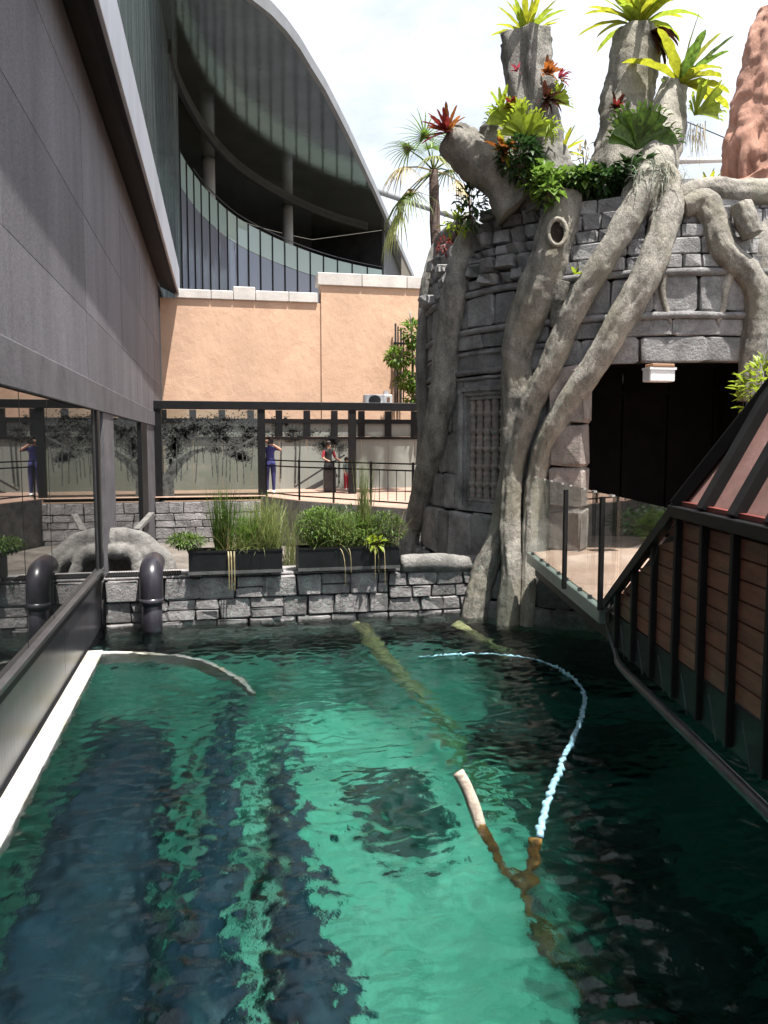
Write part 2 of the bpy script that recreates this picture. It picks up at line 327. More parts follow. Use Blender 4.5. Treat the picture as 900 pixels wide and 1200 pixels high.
def grass(name, base, n, h, spread, width, m, label, seed, bend=0.9, group=None, rx=0.1, ry=0.08, dir_=(0, 0, 1)):
    rnd = random.Random(seed); mb = MB()
    for _ in range(n):
        ph = rnd.uniform(0, 2*pi); sp = rnd.uniform(0, spread); p = Vector(base)+Vector((rnd.uniform(-rx, rx), rnd.uniform(-ry, ry), 0))
        d = Vector(dir_)+Vector((cos(ph)*sp, sin(ph)*sp, 0)); mb.add(*strip(p, d, h*rnd.uniform(.5, 1.1), width*rnd.uniform(.7, 1.3), bend*rnd.uniform(.1, 1.3)*sp*1.5+.05, 6, fold=0.3, wprof=lambda t: (1-t)**0.6+0.02))
    o = mb.build(name, m, None, True); return tag(o, label, 'plant', group)

# ================================================================== SETTING
WX = -1.64; ZW = -1.10; YP = 12.0          # left wall plane, water level, far pool wall
def sheet(name, polys, z, m): # flat polygons joined as one sheet
    mb = MB()
    for p in polys: mb.add([(x, y, z) for x, y in p], [list(range(len(p)))])
    return tag(mb.build(name, m), kind='structure')
BIG = 600
sheet('ground', [[(-BIG, -BIG), (BIG, -BIG), (BIG, -6), (-BIG, -6)], [(-BIG, -6), (-2.2, -6), (-2.2, 12.4), (-BIG, 12.4)],
                 [(14, -6), (BIG, -6), (BIG, 12.4), (14, 12.4)], [(-BIG, 12.4), (BIG, 12.4), (BIG, BIG), (-BIG, BIG)]], -1.30, 'grout_ground')
# pool floor as a height field
mb = MB(); nx, ny = 70, 90; x0, x1, y0, y1 = -2.2, 14, -6, 12.6
def floor_z(x, y):
    z = -3.35+0.3*noise.noise(Vector((x*.5, y*.5, 1)))+0.10*noise.noise(Vector((x*1.7, y*1.7, 4)))
    t = max(0, min(1, (y-8.0)/4)); z += 0.55*t*t
    return z
V = [(x0+(x1-x0)*i/nx, y0+(y1-y0)*j/ny, floor_z(x0+(x1-x0)*i/nx, y0+(y1-y0)*j/ny)) for j in range(ny+1) for i in range(nx+1)]
F = [[j*(nx+1)+i, j*(nx+1)+i+1, (j+1)*(nx+1)+i+1, (j+1)*(nx+1)+i] for j in range(ny) for i in range(nx)]
tag(mk('pool_floor', V, F, 'poolshade', None, True), kind='structure')
bank = [at_w(x, y, -3.2) for x, y in ((318, 850), (345, 822), (420, 815), (500, 830), (560, 880), (610, 930), (640, 990), (660, 1060), (690, 1140), (720, 1260), (560, 1320), (380, 1320), (372, 1200), (360, 1060), (335, 940))]  # outline of the sunlit area, built as a pale sand mound
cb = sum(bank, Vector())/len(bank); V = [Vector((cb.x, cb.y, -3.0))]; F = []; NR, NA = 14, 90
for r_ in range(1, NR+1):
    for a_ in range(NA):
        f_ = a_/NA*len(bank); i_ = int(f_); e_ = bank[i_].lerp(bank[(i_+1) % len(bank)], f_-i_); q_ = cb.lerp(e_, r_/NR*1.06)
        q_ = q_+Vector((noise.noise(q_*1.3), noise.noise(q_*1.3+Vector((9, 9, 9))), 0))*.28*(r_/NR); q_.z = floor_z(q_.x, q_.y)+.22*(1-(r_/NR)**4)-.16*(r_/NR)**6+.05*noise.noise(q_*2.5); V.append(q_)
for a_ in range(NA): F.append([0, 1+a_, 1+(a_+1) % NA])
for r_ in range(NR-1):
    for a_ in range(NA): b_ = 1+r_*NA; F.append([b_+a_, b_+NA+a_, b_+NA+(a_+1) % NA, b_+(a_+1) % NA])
tag(mk('sunlit_sand_patch', V, F, 'poolsunlit', None, True), kind='structure')
# outer pool basin sides
mb = MB(); mb.box(-2.3, -2.2, -6, 12.5, -4.4, -1.2); mb.box(14, 14.1, -6, 12.5, -4.4, -1.25); mb.box(-2.2, 14, -6.1, -6, -4.4, -1.25)
tag(mb.build('pool_basin', 'poolrock'), kind='structure')
# water: rippled refracting surface, absorbing body 
wm = bpy.data.materials.new('pool_water'); wm.use_nodes = True; t = wm.node_tree; t.nodes.clear(); L = t.links.new
o_ = t.nodes.new('ShaderNodeOutputMaterial')
gl = t.nodes.new('ShaderNodeBsdfGlossy'); gl.inputs['Roughness'].default_value = 0.02                 # clear surface, slightly turbid body
rf_ = t.nodes.new('ShaderNodeBsdfRefraction'); rf_.inputs['Roughness'].default_value = 0.2; rf_.inputs['IOR'].default_value = 1.33
fr = t.nodes.new('ShaderNodeFresnel'); fr.inputs[0].default_value = 1.33; ms = t.nodes.new('ShaderNodeMixShader')
geo = t.nodes.new('ShaderNodeNewGeometry'); rn = t.nodes.new('ShaderNodeTexNoise'); rn.inputs['Scale'].default_value = 16; rn.inputs['Detail'].default_value = 3; L(geo.outputs['Position'], rn.inputs['Vector'])
rb = t.nodes.new('ShaderNodeBump'); rb.inputs['Strength'].default_value = 1; rb.inputs['Distance'].default_value = 0.006; L(rn.outputs['Fac'], rb.inputs['Height'])
for q_ in (gl, rf_, fr): L(rb.outputs[0], q_.inputs['Normal'])
L(fr.outputs[0], ms.inputs[0]); L(rf_.outputs[0], ms.inputs[1]); L(gl.outputs[0], ms.inputs[2]); L(ms.outputs[0], o_.inputs[0])
va = t.nodes.new('ShaderNodeVolumeAbsorption'); va.inputs['Color'].default_value = (0.10, 0.78, 0.67, 1); va.inputs['Density'].default_value = 0.46; L(va.outputs[0], o_.inputs[1])
M['water'] = wm
def wave_z(x, y):
    p = Vector((x*.75+y*.12, y*1.35-x*.1, 0))
    return ZW+.018*noise.noise(p*1.5)+.017*noise.noise(p*3.6+Vector((3, 1, 5)))+.018*noise.noise(p*7.5+Vector((7, 2, 1)))+.0095*noise.noise(p*15+Vector((2, 9, 4)))
wx0, wx1, wy0, wy1 = -2.19, 13.99, -5.99, 12.49; nx, ny = 420, 520
GX = [wx0+.024*i for i in range(300)]; GX += [GX[-1]+(wx1-GX[-1])*i/60 for i in range(1, 61)]
GY = [wy0+(2.2-wy0)*i/80 for i in range(80)]; GY += [2.2+(wy1-2.2)*i/400 for i in range(401)]
nx, ny = len(GX)-1, len(GY)-1
V = [(x, y, wave_z(x, y)) for y in GY for x in GX]
F = [[j*(nx+1)+i, j*(nx+1)+i+1, (j+1)*(nx+1)+i+1, (j+1)*(nx+1)+i] for j in range(ny) for i in range(nx)]
n0 = len(V); bd = [i for i in range(nx+1)]+[j*(nx+1)+nx for j in range(1, ny+1)]+[ny*(nx+1)+i for i in range(nx-1, -1, -1)]+[j*(nx+1) for j in range(ny-1, 0, -1)]
V += [(V[i][0], V[i][1], -4.3) for i in bd]; nb_ = len(bd)
F += [[bd[i], n0+i, n0+(i+1) % nb_, bd[(i+1) % nb_]] for i in range(nb_)]+[[n0+i for i in range(nb_)][::-1]]
wobj = tag(mk('water', V, F, 'water', None, True), kind='structure')
# paved walkway at deck level
sheet('path', [[(-2.2, -8), (8, -8), (8, 0.6), (-2.2, 0.6)]], 0.0, 'floor')
mb = MB(); mb.add([(1.35, 23.55, 0), (2.25, 21.5, 0), (4.6, 18.2, 0), (12, 18.2, 0), (12, 27.4, 0), (-1.7, 27.4, 0), (-1.7, 23.55, 0)], [list(range(7))])
tag(mb.build('walkway', 'floor'), kind='structure')
mb = MB(); pts = [(1.35, 23.55), (2.25, 21.5), (4.6, 18.2), (12, 18.2)]
for a, b in zip(pts[:-1], pts[1:]): mb.add([(*a, -1.3), (*b, -1.3), (*b, -.004), (*a, -.004)], [[0, 1, 2, 3]])
tag(mb.build('walkway_edge', 'pstone'), kind='structure')

# ================================================================== LEFT BUILDING
lb = thing('dark_building', (WX-2, 10, -1.1), 'dark granite clad building with silver eave and long reflective window band', 'building')
boxpart('wall', 'mortar', lb, WX-4, WX-.04, -6, 27.4, 2.46, 6.78)
k = 0
for z0, z1 in ((2.446, 3.345), (3.353, 4.626), (4.634, 5.926), (5.934, 6.77)):
    y = -6
    while y < 27.3:
        ye = min(y+4.4, 27.4); boxpart('cladding_panel', 'clad', lb, WX-.035, WX+random.uniform(-.002, .002), y+.004, ye-.004, z0, z1); y = ye
boxpart('lintel', 'lintel', lb, WX-.3, WX+.03, -6, 25.2, 2.04, 2.44, 0.01)
V = [(-1.64, -6, 6.80), (-1.33, -6, 6.50), (-1.06, 28.5, 6.50), (-1.64, 28.5, 6.80), (-1.64, -6, 6.95), (-1.33, -6, 6.95), (-1.06, 28.5, 6.95), (-1.64, 28.5, 6.95)]
mk('eave', V, [[0,3,2,1],[4,5,6,7],[0,1,5,4],[1,2,6,5],[2,3,7,6],[3,0,4,7]], 'eave', lb)
a, b = Vector((-1.30, -6, 6.95)), Vector((-1.03, 28.6, 6.95))
MB().bar(a, b, 0.06, 0.94).build('fascia', 'fascia', lb, bevel=0.008)
boxpart('roof', 'eave', lb, WX-4, -1.33, -6, 28.4, 6.96, 7.05)
boxpart('end_wall', 'lintel', lb, WX-4, WX-.045, 27.41, 27.6, -1.3, 6.6)
# window band over the pool
boxpart('sill', 'metal_grey', lb, WX-.25, WX+.05, -6, 12.25, -.31, -.25, 0.008)
boxpart('sill_trim', 'metal_dark', lb, WX-.2, WX+.02, -6, 12.24, -.40, -.312)
ys = [-6, -3.4, -0.8, 1.6, 4.0, 6.35, 7.55, 8.75, 11.95]
for y0, y1 in zip(ys[:-1], ys[1:]):
    boxpart('pane', 'win', lb, WX-.03, WX-.012, y0+.008, y1-.008, -.248, 2.03)
    boxpart('seal', 'metal_dark', lb, WX-.028, WX-.010, y1-.007, y1+.007, -.248, 2.03)
for i, y in enumerate([-6, -2.2, 1.6, 5.4, 9.2]):
    boxpart('base_panel', 'base_panel', lb, WX-.12, WX-.0, y+.004, min(y+3.8, 12.2)-.004, -1.6, -.402)
for x, y0, y1, m in ((WX-.05, 11.97, 12.05, 'metal_grey'), (WX-.02, 12.10, 12.22, 'metal_dark'), (WX-.02, 12.26, 12.36, 'metal_grey'), (WX-.1, 12.40, 12.85, 'metal_dark')):
    boxpart('mullion', m, lb, x-.1, x+.05, y0, y1, -.42, 2.035)
boxpart('pier', 'lintel', lb, WX-.3, WX+.01, 12.9, 14.2, -1.3, 2.035)
boxpart('pane', 'win', lb, WX-.04, WX-.02, 14.22, 19.3, -.4, 2.03)
boxpart('mullion', 'metal_dark', lb, WX-.1, WX+.03, 19.32, 20.9, -.6, 2.03)
boxpart('pier', 'lintel', lb, WX-.3, WX+.0, 20.92, 25.2, -1.3, 2.035)
boxpart('plinth', 'pstone', lb, WX-.3, WX-.01, 14.21, 20.9, -1.3, -.42)
boxpart('back_wall', 'dark_in', lb, WX-4, WX-3.9, -6, 27.4, -1.3, 2.45)
# white ledge at the water line, with the rounded corner of the submerged rim
led = thing('white_ledge', (WX+.1, 6, ZW), 'chipped white painted ledge along the building at the water line', 'ledge')
MB().box(WX+.0, -1.43, -6, 10.62, -1.28, -1.075).build('kerb', 'whitepaint', led, bevel=0.012)
MB().box(WX+.002, WX+.03, -6, 10.60, -1.08, -1.068).build('seal', 'metal_dark', led)
rim = [at_z(x, y, -1.10) for x, y in ((112, 766), (135, 765), (165, 764.5), (200, 766), (235, 772), (262, 781), (283, 791), (298, 803))]
mb = MB(); V = []
for i, p in enumerate(rim):
    d = (rim[min(i+1, 7)]-rim[max(i-1, 0)]).normalized(); n = Vector((-d.y, d.x, 0)); f = 1-i/7*0.55; zt = -1.085-0.24*(i/7)**2
    V += [p+n*.05*f+Vector((0, 0, zt-ZW)), p-n*.05*f+Vector((0, 0, zt-ZW)), p-n*.05*f+Vector((0, 0, -.4)), p+n*.05*f+Vector((0, 0, -.4))]
F = []
for i in range(7):
    for k in range(4): F.append([i*4+k, i*4+(k+1) % 4, i*4+4+(k+1) % 4, i*4+4+k])
mb.add(V, F); mb.build('rim', 'whitepaint', led)
# submerged tunnel hull; dark bands added to imitate shade and reflection
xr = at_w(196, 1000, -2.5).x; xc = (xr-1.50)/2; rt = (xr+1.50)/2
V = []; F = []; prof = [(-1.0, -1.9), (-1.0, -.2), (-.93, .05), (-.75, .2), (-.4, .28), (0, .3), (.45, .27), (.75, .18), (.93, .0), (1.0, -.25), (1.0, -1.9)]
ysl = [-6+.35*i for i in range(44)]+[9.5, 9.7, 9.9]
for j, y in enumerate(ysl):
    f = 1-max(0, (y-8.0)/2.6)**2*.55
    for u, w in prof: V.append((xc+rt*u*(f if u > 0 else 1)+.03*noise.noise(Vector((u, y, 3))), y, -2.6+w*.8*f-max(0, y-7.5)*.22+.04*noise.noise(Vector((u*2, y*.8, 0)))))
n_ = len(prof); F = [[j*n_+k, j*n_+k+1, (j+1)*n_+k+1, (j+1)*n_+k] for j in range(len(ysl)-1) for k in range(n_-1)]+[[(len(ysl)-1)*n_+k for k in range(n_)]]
tag(mk('viewing_tunnel', V, F, 'tunnel', None, True), 'rounded tunnel roof beside the white ledge, blackened to imitate the reflection over it', 'tunnel')
for pts_, rr_, lab in ((((392, 1290), (368, 1180), (352, 1080), (345, 990), (336, 920), (328, 850)), [.27, .25, .21, .18, .13, .06], 'long dark band shaped to imitate shade between the sunlit streak and the wide sunlit patch'),
                       (((238, 1290), (242, 1180), (248, 1080), (254, 990), (260, 920), (266, 850), (272, 810)), [.26, .25, .23, .20, .17, .14, .1], 'long dark band shaped to imitate a reflection between the submerged tunnel and the sunlit streak')):
    V, F = tubedata([at_w(x, y, -2.75) for x, y in pts_], rr_, 16, True, 0.25, 1.5, 5); tag(mk('dark_band', V, F, 'tunnel', None, True), lab, 'dark band')
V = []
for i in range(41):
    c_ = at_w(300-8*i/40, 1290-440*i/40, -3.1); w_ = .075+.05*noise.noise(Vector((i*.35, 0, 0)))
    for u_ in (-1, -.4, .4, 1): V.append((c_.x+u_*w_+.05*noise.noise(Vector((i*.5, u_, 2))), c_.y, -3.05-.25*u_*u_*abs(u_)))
tag(mk('sunlit_sand_streak', V, [[i*4+k, i*4+k+1, i*4+k+5, i*4+k+4] for i in range(40) for k in range(3)], 'poolsunlit', None, True), kind='structure')  # pale strip imitating a streak of sunlight on the bed

# ================================================================== CURVED GLASS BUILDING
gb = thing('glass_building', (-4, 50, -1.3), 'curved glass building under a huge glossy swooping roof with white columns', 'building')
outer = [(-4.5, 4), (-2.6, 20), (-.9, 28.5)]+[(p.x, p.y) for p in (at_z(x, y, 19.6) for x, y in ((262, -25), (290, 0), (312, 17), (330, 36), (346, 57), (360, 80), (376, 105), (390, 131), (405, 160), (420, 191), (435, 222), (450, 255), (466, 291), (483, 328)))]
poly = outer+[(26, 98), (-30, 98), (-30, 4)]
n = len(poly); V = [(x, y, 19.6) for x, y in poly]+[(x, y, 20.3) for x, y in poly]
mk('roof', V, [list(range(n))[::-1], [n+i for i in range(n)]], 'soffit', gb)
mb = MB(); V = []
for x, y in outer: V += [(x, y, 19.55), (x, y, 20.1), (x+.22, y-.12, 20.1), (x+.22, y-.12, 19.55)]
F = [[i*4+k, i*4+(k+1) % 4, i*4+4+(k+1) % 4, i*4+4+k] for i in range(len(outer)-1) for k in range(4)]
mb.add(V, F).build('roof_edge', 'roof_edge', gb)
arc = [(-.83, 46.2), (.06, 49.9), (1.68, 54.5), (3.85, 58.4), (6.68, 62.3), (9.86, 65.6), (13.6, 68.2), (18, 70.3), (23, 72)]
Q, _ = catmull([Vector((x, y, 0)) for x, y in [(-1.75, 36), (-1.5, 42)]+arc], [1]*11, 12)
def resample(Q, step):
    out = [Q[0]]; acc = 0
    for a, b in zip(Q[:-1], Q[1:]):
        L_ = (b-a).length
        while acc+L_ >= step:
            a = a+(b-a).normalized()*(step-acc); L_ = (b-a).length; acc = 0; out.append(a.copy())
        acc += L_
    return out
AQ = resample(Q, 1.75)
ENDI = max(i for i, p in enumerate(AQ) if p.x < 13.8)
AQ = [p for p in AQ if 450+FPX*(p-EYE).dot(RT)/(p-EYE).dot(FW) < 462]
def pane_between(name, a, b, z0, z1, m, gap=0.03, th=0.06):
    d = (b-a).normalized(); nrm = Vector((d.y, -d.x, 0)); a = a+d*gap; b = b-d*gap
    V = [a, b, b-nrm*th, a-nrm*th]; V = [Vector((v.x, v.y, z0)) for v in V]+[Vector((v.x, v.y, z1)) for v in V]
    return mk(name, V, [[0,3,2,1],[4,5,6,7],[0,1,5,4],[1,2,6,5],[2,3,7,6],[3,0,4,7]], m, gb)
SP0, SP1 = 14.55, 16.25
yy = [4+1.6*i for i in range(21)]
for y0, y1 in zip(yy[:-1], yy[1:]): pane_between('facade_pane', Vector((-1.75, y0, 0)), Vector((-1.75, y1, 0)), 7.2, 19.55, 'facade', 0.02)
pane_between('facade_pane', Vector((-1.75, 36, 0)), AQ[1], 7.2, 19.55, 'facade', 0.02)
for i in range(1, len(AQ)-1):
    a, b = AQ[i], AQ[i+1]
    if i > ENDI: pane_between('end_wall', a, b, 2, 19.58, 'dark_in', 0.0); continue
    if i < 4: pane_between('facade_pane', a, b, 7.2, 19.55, 'facade', 0.02); continue
    pane_between('spandrel_pane', a, b, SP0, SP1, 'spandrel', 0.05); pane_between('lower_pane', a, b, 2, SP0-.05, 'lowglass', 0.06)
    d = (b-a).normalized(); nr = Vector((d.y, -d.x, 0))
    MB().bar(Vector((a.x, a.y, 2))+nr*.02, Vector((a.x, a.y, SP1+.03))+nr*.02, .09, .09, nr).build('mullion', 'metal_dark', gb)
    if i > 5: mb = MB().bar(Vector((a.x, a.y, SP1+.25)), Vector((b.x, b.y, SP1+.25)), .05, .05); mb.build('handrail', 'metal_grey', gb)
inn = [Vector((p.x-5.5, p.y+4.5, 0)) for p in AQ[4:]]
mb = MB(); V = []
for p in inn: V += [(p.x, p.y, 14), (p.x, p.y, 19.58)]
mb.add(V, [[2*i, 2*i+2, 2*i+3, 2*i+1] for i in range(len(inn)-1)]).build('terrace_wall', 'dark_in', gb)
V = [(p.x, p.y, SP1-.8) for p in AQ[4:]]+[(p.x, p.y, SP1-.8) for p in inn[::-1]]
mk('terrace_floor', V, [list(range(len(V)))], 'dark_in', gb)
mb = MB()
for a, b in zip(AQ[2:ENDI], AQ[3:]): mb.bar(Vector((a.x, a.y, 19.45)), Vector((b.x, b.y, 19.45)), .25, .3)
mb.build('ceiling_beam', 'dark_in', gb)
e_ = [inn[-1], AQ[-1], Vector((20.3, 86.5, 0))]
for a, b in zip(e_[:-1], e_[1:]): MB().bar(Vector((a.x, a.y, 10.8)), Vector((b.x, b.y, 10.8)), .2, 17.5).build('end_wall', 'dark_in', gb)
for x, y in ((258, 180), (350, 237)):
    p = at_z(x, y, 19.6)+Vector((-.75, 1.15, 0)); V, F = tubedata([(p.x, p.y, 2), (p.x, p.y, 19.58)], [.42, .42], 20); mk('column', V, F, 'column', gb, True)
boxpart('core', 'dark_in', gb, -30, -2.1, 4.2, 60, -1.2, 19.5)

# ================================================================== ORANGE WALL, its copings, AC and pipes
ow = thing('orange_wall', (3, 28, -1.3), 'rough orange rendered wall with pale block coping', 'wall')
p1 = at_y(376, 350, 28).x; zt = 6.35
boxpart('wall', 'orange', ow, -1.63, p1, 28, 28.5, -1.3, zt)
boxpart('wall', 'orange', ow, p1+.002, 14, 27.95, 28.5, -1.3, 6.95)
for xa, xb, h in ((205, 247, .30), (247.5, 273, .30), (273.5, 299, .45), (299.5, 338, .34), (338.5, 372, .34)):
    boxpart('coping_block', 'coping', ow, at_y(xa, 350, 28).x, at_y(xb, 350, 28).x, 27.93, 28.55, zt+.003, zt+h, 0.02)
for xa, xb in ((373, 425), (425.5, 478), (478.5, 540)):
    boxpart('coping_block', 'coping', ow, at_y(xa, 340, 27.7).x, at_y(xb, 340, 27.7).x, 27.88, 28.55, 6.953, 7.38, 0.02)

# ================================================================== GALLERY (covered walkway with printed screens)
ga = thing('gallery', (2, 24, 0), 'covered walkway with slim black posts and flat black roof in front of orange wall', 'walkway canopy')
boxpart('roof', 'metal_dark', ga, -1.68, 9, 24.06, 24.45, 2.62, 2.70)
boxpart('roof_beam', 'metal_dark', ga, -1.70, 9, 23.9, 24.055, 2.52, 2.76, 0.01)
def xy(px, Y=24): return at_y(px, 560, Y).x
for px, w in ((186, .22), (307, .22), (413, .22), (520, .22)):
    boxpart('post', 'metal_dark', ga, xy(px)-w/2, xy(px)+w/2, 23.93, 24.12, -.05, 2.52)
boxpart('sill', 'metal_dark', ga, xy(187), xy(306), 23.9, 24.1, -.12, -.05)
spn = boxpart('screen_pane', 'screen', ga, xy(190)+.02, xy(303), 24.0, 24.02, -.048, 2.51)
boxpart('transom', 'metal_dark', ga, xy(190)+.02, xy(303), 24.03, 24.07, 1.99, 2.03)
YB = 26.9
for i in range(11):
    xa = -1.55+.93*i
    boxpart('wall_panel', 'panel', ga, xa+.006, xa+.924, YB, YB+.04, 0, 1.66)
    boxpart('upper_panel', 'panel', ga, xa+.10, xa+.83, YB+.02, YB+.05, 1.76, 2.2)
    boxpart('frame_post', 'metal_dark', ga, xa-.11, xa+.11, YB-.05, YB+.055, 1.75, 2.62)
boxpart('frame_rail', 'metal_dark', ga, -1.63, 8.8, YB-.06, YB+.06, 1.66, 1.748); boxpart('frame_rail', 'metal_dark', ga, -1.63, 8.8, YB-.055, YB+.06, 2.19, 2.34)
# printed tree silhouettes on the screens (flat print)
rnd = random.Random(4); mb = MB()
def blob(cx, cy, rx, ry, n, Y=23.985, sz=.014):
    cs = [(cx+rnd.gauss(0, .5)*rx, cy+rnd.gauss(0, .5)*ry, rnd.uniform(.35, .9)) for _ in range(9)]; cx0, cy0, rx0, ry0 = cx, cy, rx, ry
    for _ in range(int(n*5)):
        cx, cy, f_ = rnd.choice(cs); rx, ry = rx0*f_, ry0*f_
        a = rnd.uniform(0, 2*pi); r = abs(rnd.gauss(0, .55)); p = at_y(cx+cos(a)*r*rx, cy+sin(a)*r*ry, Y); s = sz*rnd.uniform(.5, 1.3)
        mb.add([p+Vector((-s, 0, -s)), p+Vector((s, 0, -s)), p+Vector((s, 0, s)), p+Vector((-s, 0, s))], [[0, 1, 2, 3]])
def limb(pts, Y=23.98):
    P = [at_y(x, y, Y) for x, y, _ in pts]; V = []
    for p, (_, _, w) in zip(P, pts): V += [p+Vector((-w, 0, w*.4)), p+Vector((w, 0, -w*.4))]
    mb.add(V, [[2*i, 2*i+1, 2*i+3, 2*i+2] for i in range(len(P)-1)])
limb([(190, 580, .35), (197, 560, .16), (210, 542, .12), (226, 530, .09), (250, 524, .06)]); limb([(268, 532, .05), (285, 520, .05), (300, 512, .04)])
blob(203, 520, 18, 20, 520); blob(232, 512, 34, 15, 520); blob(282, 534, 14, 9, 260); blob(290, 512, 16, 12, 260); blob(262, 512, 24, 14, 320); blob(245, 500, 50, 12, 260); blob(200, 545, 8, 14, 120)
for x in (207, 214, 219, 224, 228, 232, 237, 241, 247, 252, 256, 262, 266, 270, 277, 284, 291, 297): limb([(x, 520, .012), (x+rnd.uniform(-3, 3), 530+rnd.uniform(0, 38), .016)])
mb.build('tree_print', 'print', spn)
mb = MB(); blob(345, 508, 20, 9, 160, 26.87); blob(388, 520, 16, 9, 240, 26.87); blob(330, 500, 12, 12, 120, 26.87)
for x in (330, 347, 352, 386, 398): limb([(x, 518, .012), (x+rnd.uniform(-2, 2), 560+rnd.uniform(0, 15), .03)], 26.865)
mb.build('tree_print', 'print', ga)
MB().bar(at_y(345, 571, 26.6), at_y(404, 533, 26.6), .04, .06).build('stair_rail', 'metal_grey', ga)
MB().bar(at_y(356, 577, 26.6), at_y(395, 556, 26.6), .04, .16).build('stair_rail', 'metal_grey', ga)
# air conditioner on the gallery roof
ac = thing('air_conditioner', (at_y(447, 470, 24.05).x, 24.07, 2.7), 'white air conditioner outdoor unit on black gallery roof', 'air conditioner')
q = ac.location.copy(); q.y = 24.47; ZA = -.06; MB().box(q.x-.44, q.x+.44, q.y, q.y+.35, 2.72+ZA, 3.10+ZA).build('body', 'white', ac, bevel=.02)
V = [(q.x-.12+.19*cos(a*pi/12), q.y-.012, 2.92+ZA+.16*sin(a*pi/12)) for a in range(24)]; mk('fan_grille', V, [list(range(24))[::-1]], 'metal_grey', ac)
MB().box(q.x-.33, q.x-.27, q.y-.06, q.y+.3, 2.68+ZA, 2.72+ZA).box(q.x+.27, q.x+.33, q.y-.06, q.y+.3, 2.68+ZA, 2.72+ZA).build('bracket', 'metal_grey', ac)
MB().box(q.x+.26, q.x+.36, q.y-.008, q.y+.01, 2.88+ZA, 3.02+ZA).build('badge', 'copper', ac); MB().box(q.x+.2, q.x+.34, q.y+.1, q.y+.25, 3.102+ZA, 3.22+ZA).build('valve_box', 'white', ac)
for xa, ya, nm in ((463.5, 379, 'dark pair of pipes rising on orange wall by the air conditioner'), (470, 384, 'shorter dark pipe with couplings on orange wall beside a leafy tree')):
    p = at_y(xa, ya, 27.8); o = thing('wall_pipe', (p.x, p.y, 2.7), nm, 'pipe'); MB().tube([(p.x, p.y, 2.7), (p.x, p.y, p.z)], [.035, .035], 8).build('pipe', 'metal_grey', o)
    MB().tube([(p.x+.09, p.y, 2.7), (p.x+.09, p.y, p.z-.1)], [.025, .025], 8).build('pipe', 'metal_dark', o)
    for zz in (4.2, 5.0): MB().box(p.x-.06, p.x+.14, p.y-.05, p.y+.1, zz, zz+.06).build('clamp', 'metal_dark', o)

# retaining wall with stones under the gallery
rw = thing('retaining_wall', (0, 23.5, -1.3), 'grey stone block retaining wall under the printed screens', 'wall')
boxpart('backing', 'mortar', rw, -1.7, 1.33, 23.45, 23.6, -1.3, -.13)
rnd = random.Random(5); z = -.13; k = 0
while z > -1.25:
    h = rnd.choice((.2, .27, .32)); x = -1.62
    while x < 1.3:
        w = min(rnd.uniform(.28, .62), 1.33-x)
        if w > .1: stone(rw, (x+w/2, 23.44, z-h/2), (w-.015, .14, h-.015), 0, 'pstone', k); k += 1
        x += w
    z -= h

# ================================================================== POOL WALL
pw = thing('pool_wall', (1, 12, -1.9), 'low grey stone block wall at the pool edge carrying black planters', 'wall')
boxpart('backing', 'mortar', pw, -1.62, 4.25, 12.06, 12.5, -3.2, -.44)
rnd = random.Random(9); k = 0
for (xa, xb, rows) in ((-1.55, 2.62, ((-.41, .32), (-.735, .30), (-1.04, .26), (-1.31, .3), (-1.62, .35))), (2.63, 4.2, ((-.44, .20), (-.645, .18), (-.83, .21), (-1.045, .25), (-1.3, .35)))):
    for (zt_, h) in rows:
        x = xa
        while x < xb-.08:
            w = min(rnd.uniform(.34, .62) if xa < 0 else rnd.uniform(.22, .52), xb-x)
            if rnd.random() < .25 and h > .28:
                for hh in (0, 1): stone(pw, (x+w/2, 12.04, zt_-h*(.25+.5*hh)), (w-.02, .2+rnd.uniform(0, .05), h/2-.015), 0, 'pstone', k); k += 1
            else: stone(pw, (x+w/2, 12.04+rnd.uniform(-.015, .015), zt_-h/2), (w-.02, .2+rnd.uniform(0, .05), h-.015), 0, 'pstone', k)
            x += w; k += 1
boxpart('coping', 'pstone', pw, -1.58, 2.62, 11.98, 12.62, -.405, -.372, .01)
mb = MB()
for i in range(30): mb.box(-1.55+.035*i, -1.535+.035*i, 12.0, 12.4, -.368, -.352)
for i in range(8): mb.box(-1.56, -.5, 12.0+.05*i, 12.012+.05*i, -.367, -.353)
mb.build('drain_grating', 'metal_dark', pw)

# log on the wall
P = [at_y(x, y, 12.02) for x, y in ((470, 661), (490, 660), (520, 660.5), (550, 661), (575, 662))]
V, F = tubedata(P, [.13, .155, .15, .15, .14], 18, True, .10, 3, 5); tag(mk('log', V, F, 'log', None, True), 'pale grey log lying on the pool wall beside the planter', 'log')

# black elbow pipe
pp = thing('drain_pipe', (at_y(178, 720, 11.7).x, 11.7, -1.6), 'thick black elbow pipe dropping from the wall into the pool', 'pipe')
px_ = at_y(178, 720, 11.7).x
V, F = tubedata([(px_, 11.72, -1.9), (px_, 11.72, -1.0), (px_, 11.72, -.62)], [.145, .145, .145], 22, True); mk('pipe', V, F, 'pipe', pp, True)
V, F = tubedata([(px_, 11.72, -.66), (px_, 11.72, -.45), (px_, 11.76, -.33), (px_, 11.86, -.25), (px_+.0, 12.0, -.225), (px_, 12.35, -.22)], [.165, .165, .165, .165, .165, .165], 22, True, 0, 3, 4); mk('elbow', V, F, 'pipe', pp, True)
V, F = tubedata([(px_, 11.72, -.72), (px_, 11.72, -.63)], [.168, .168], 22, True); mk('collar', V, F, 'pipe', pp, True)
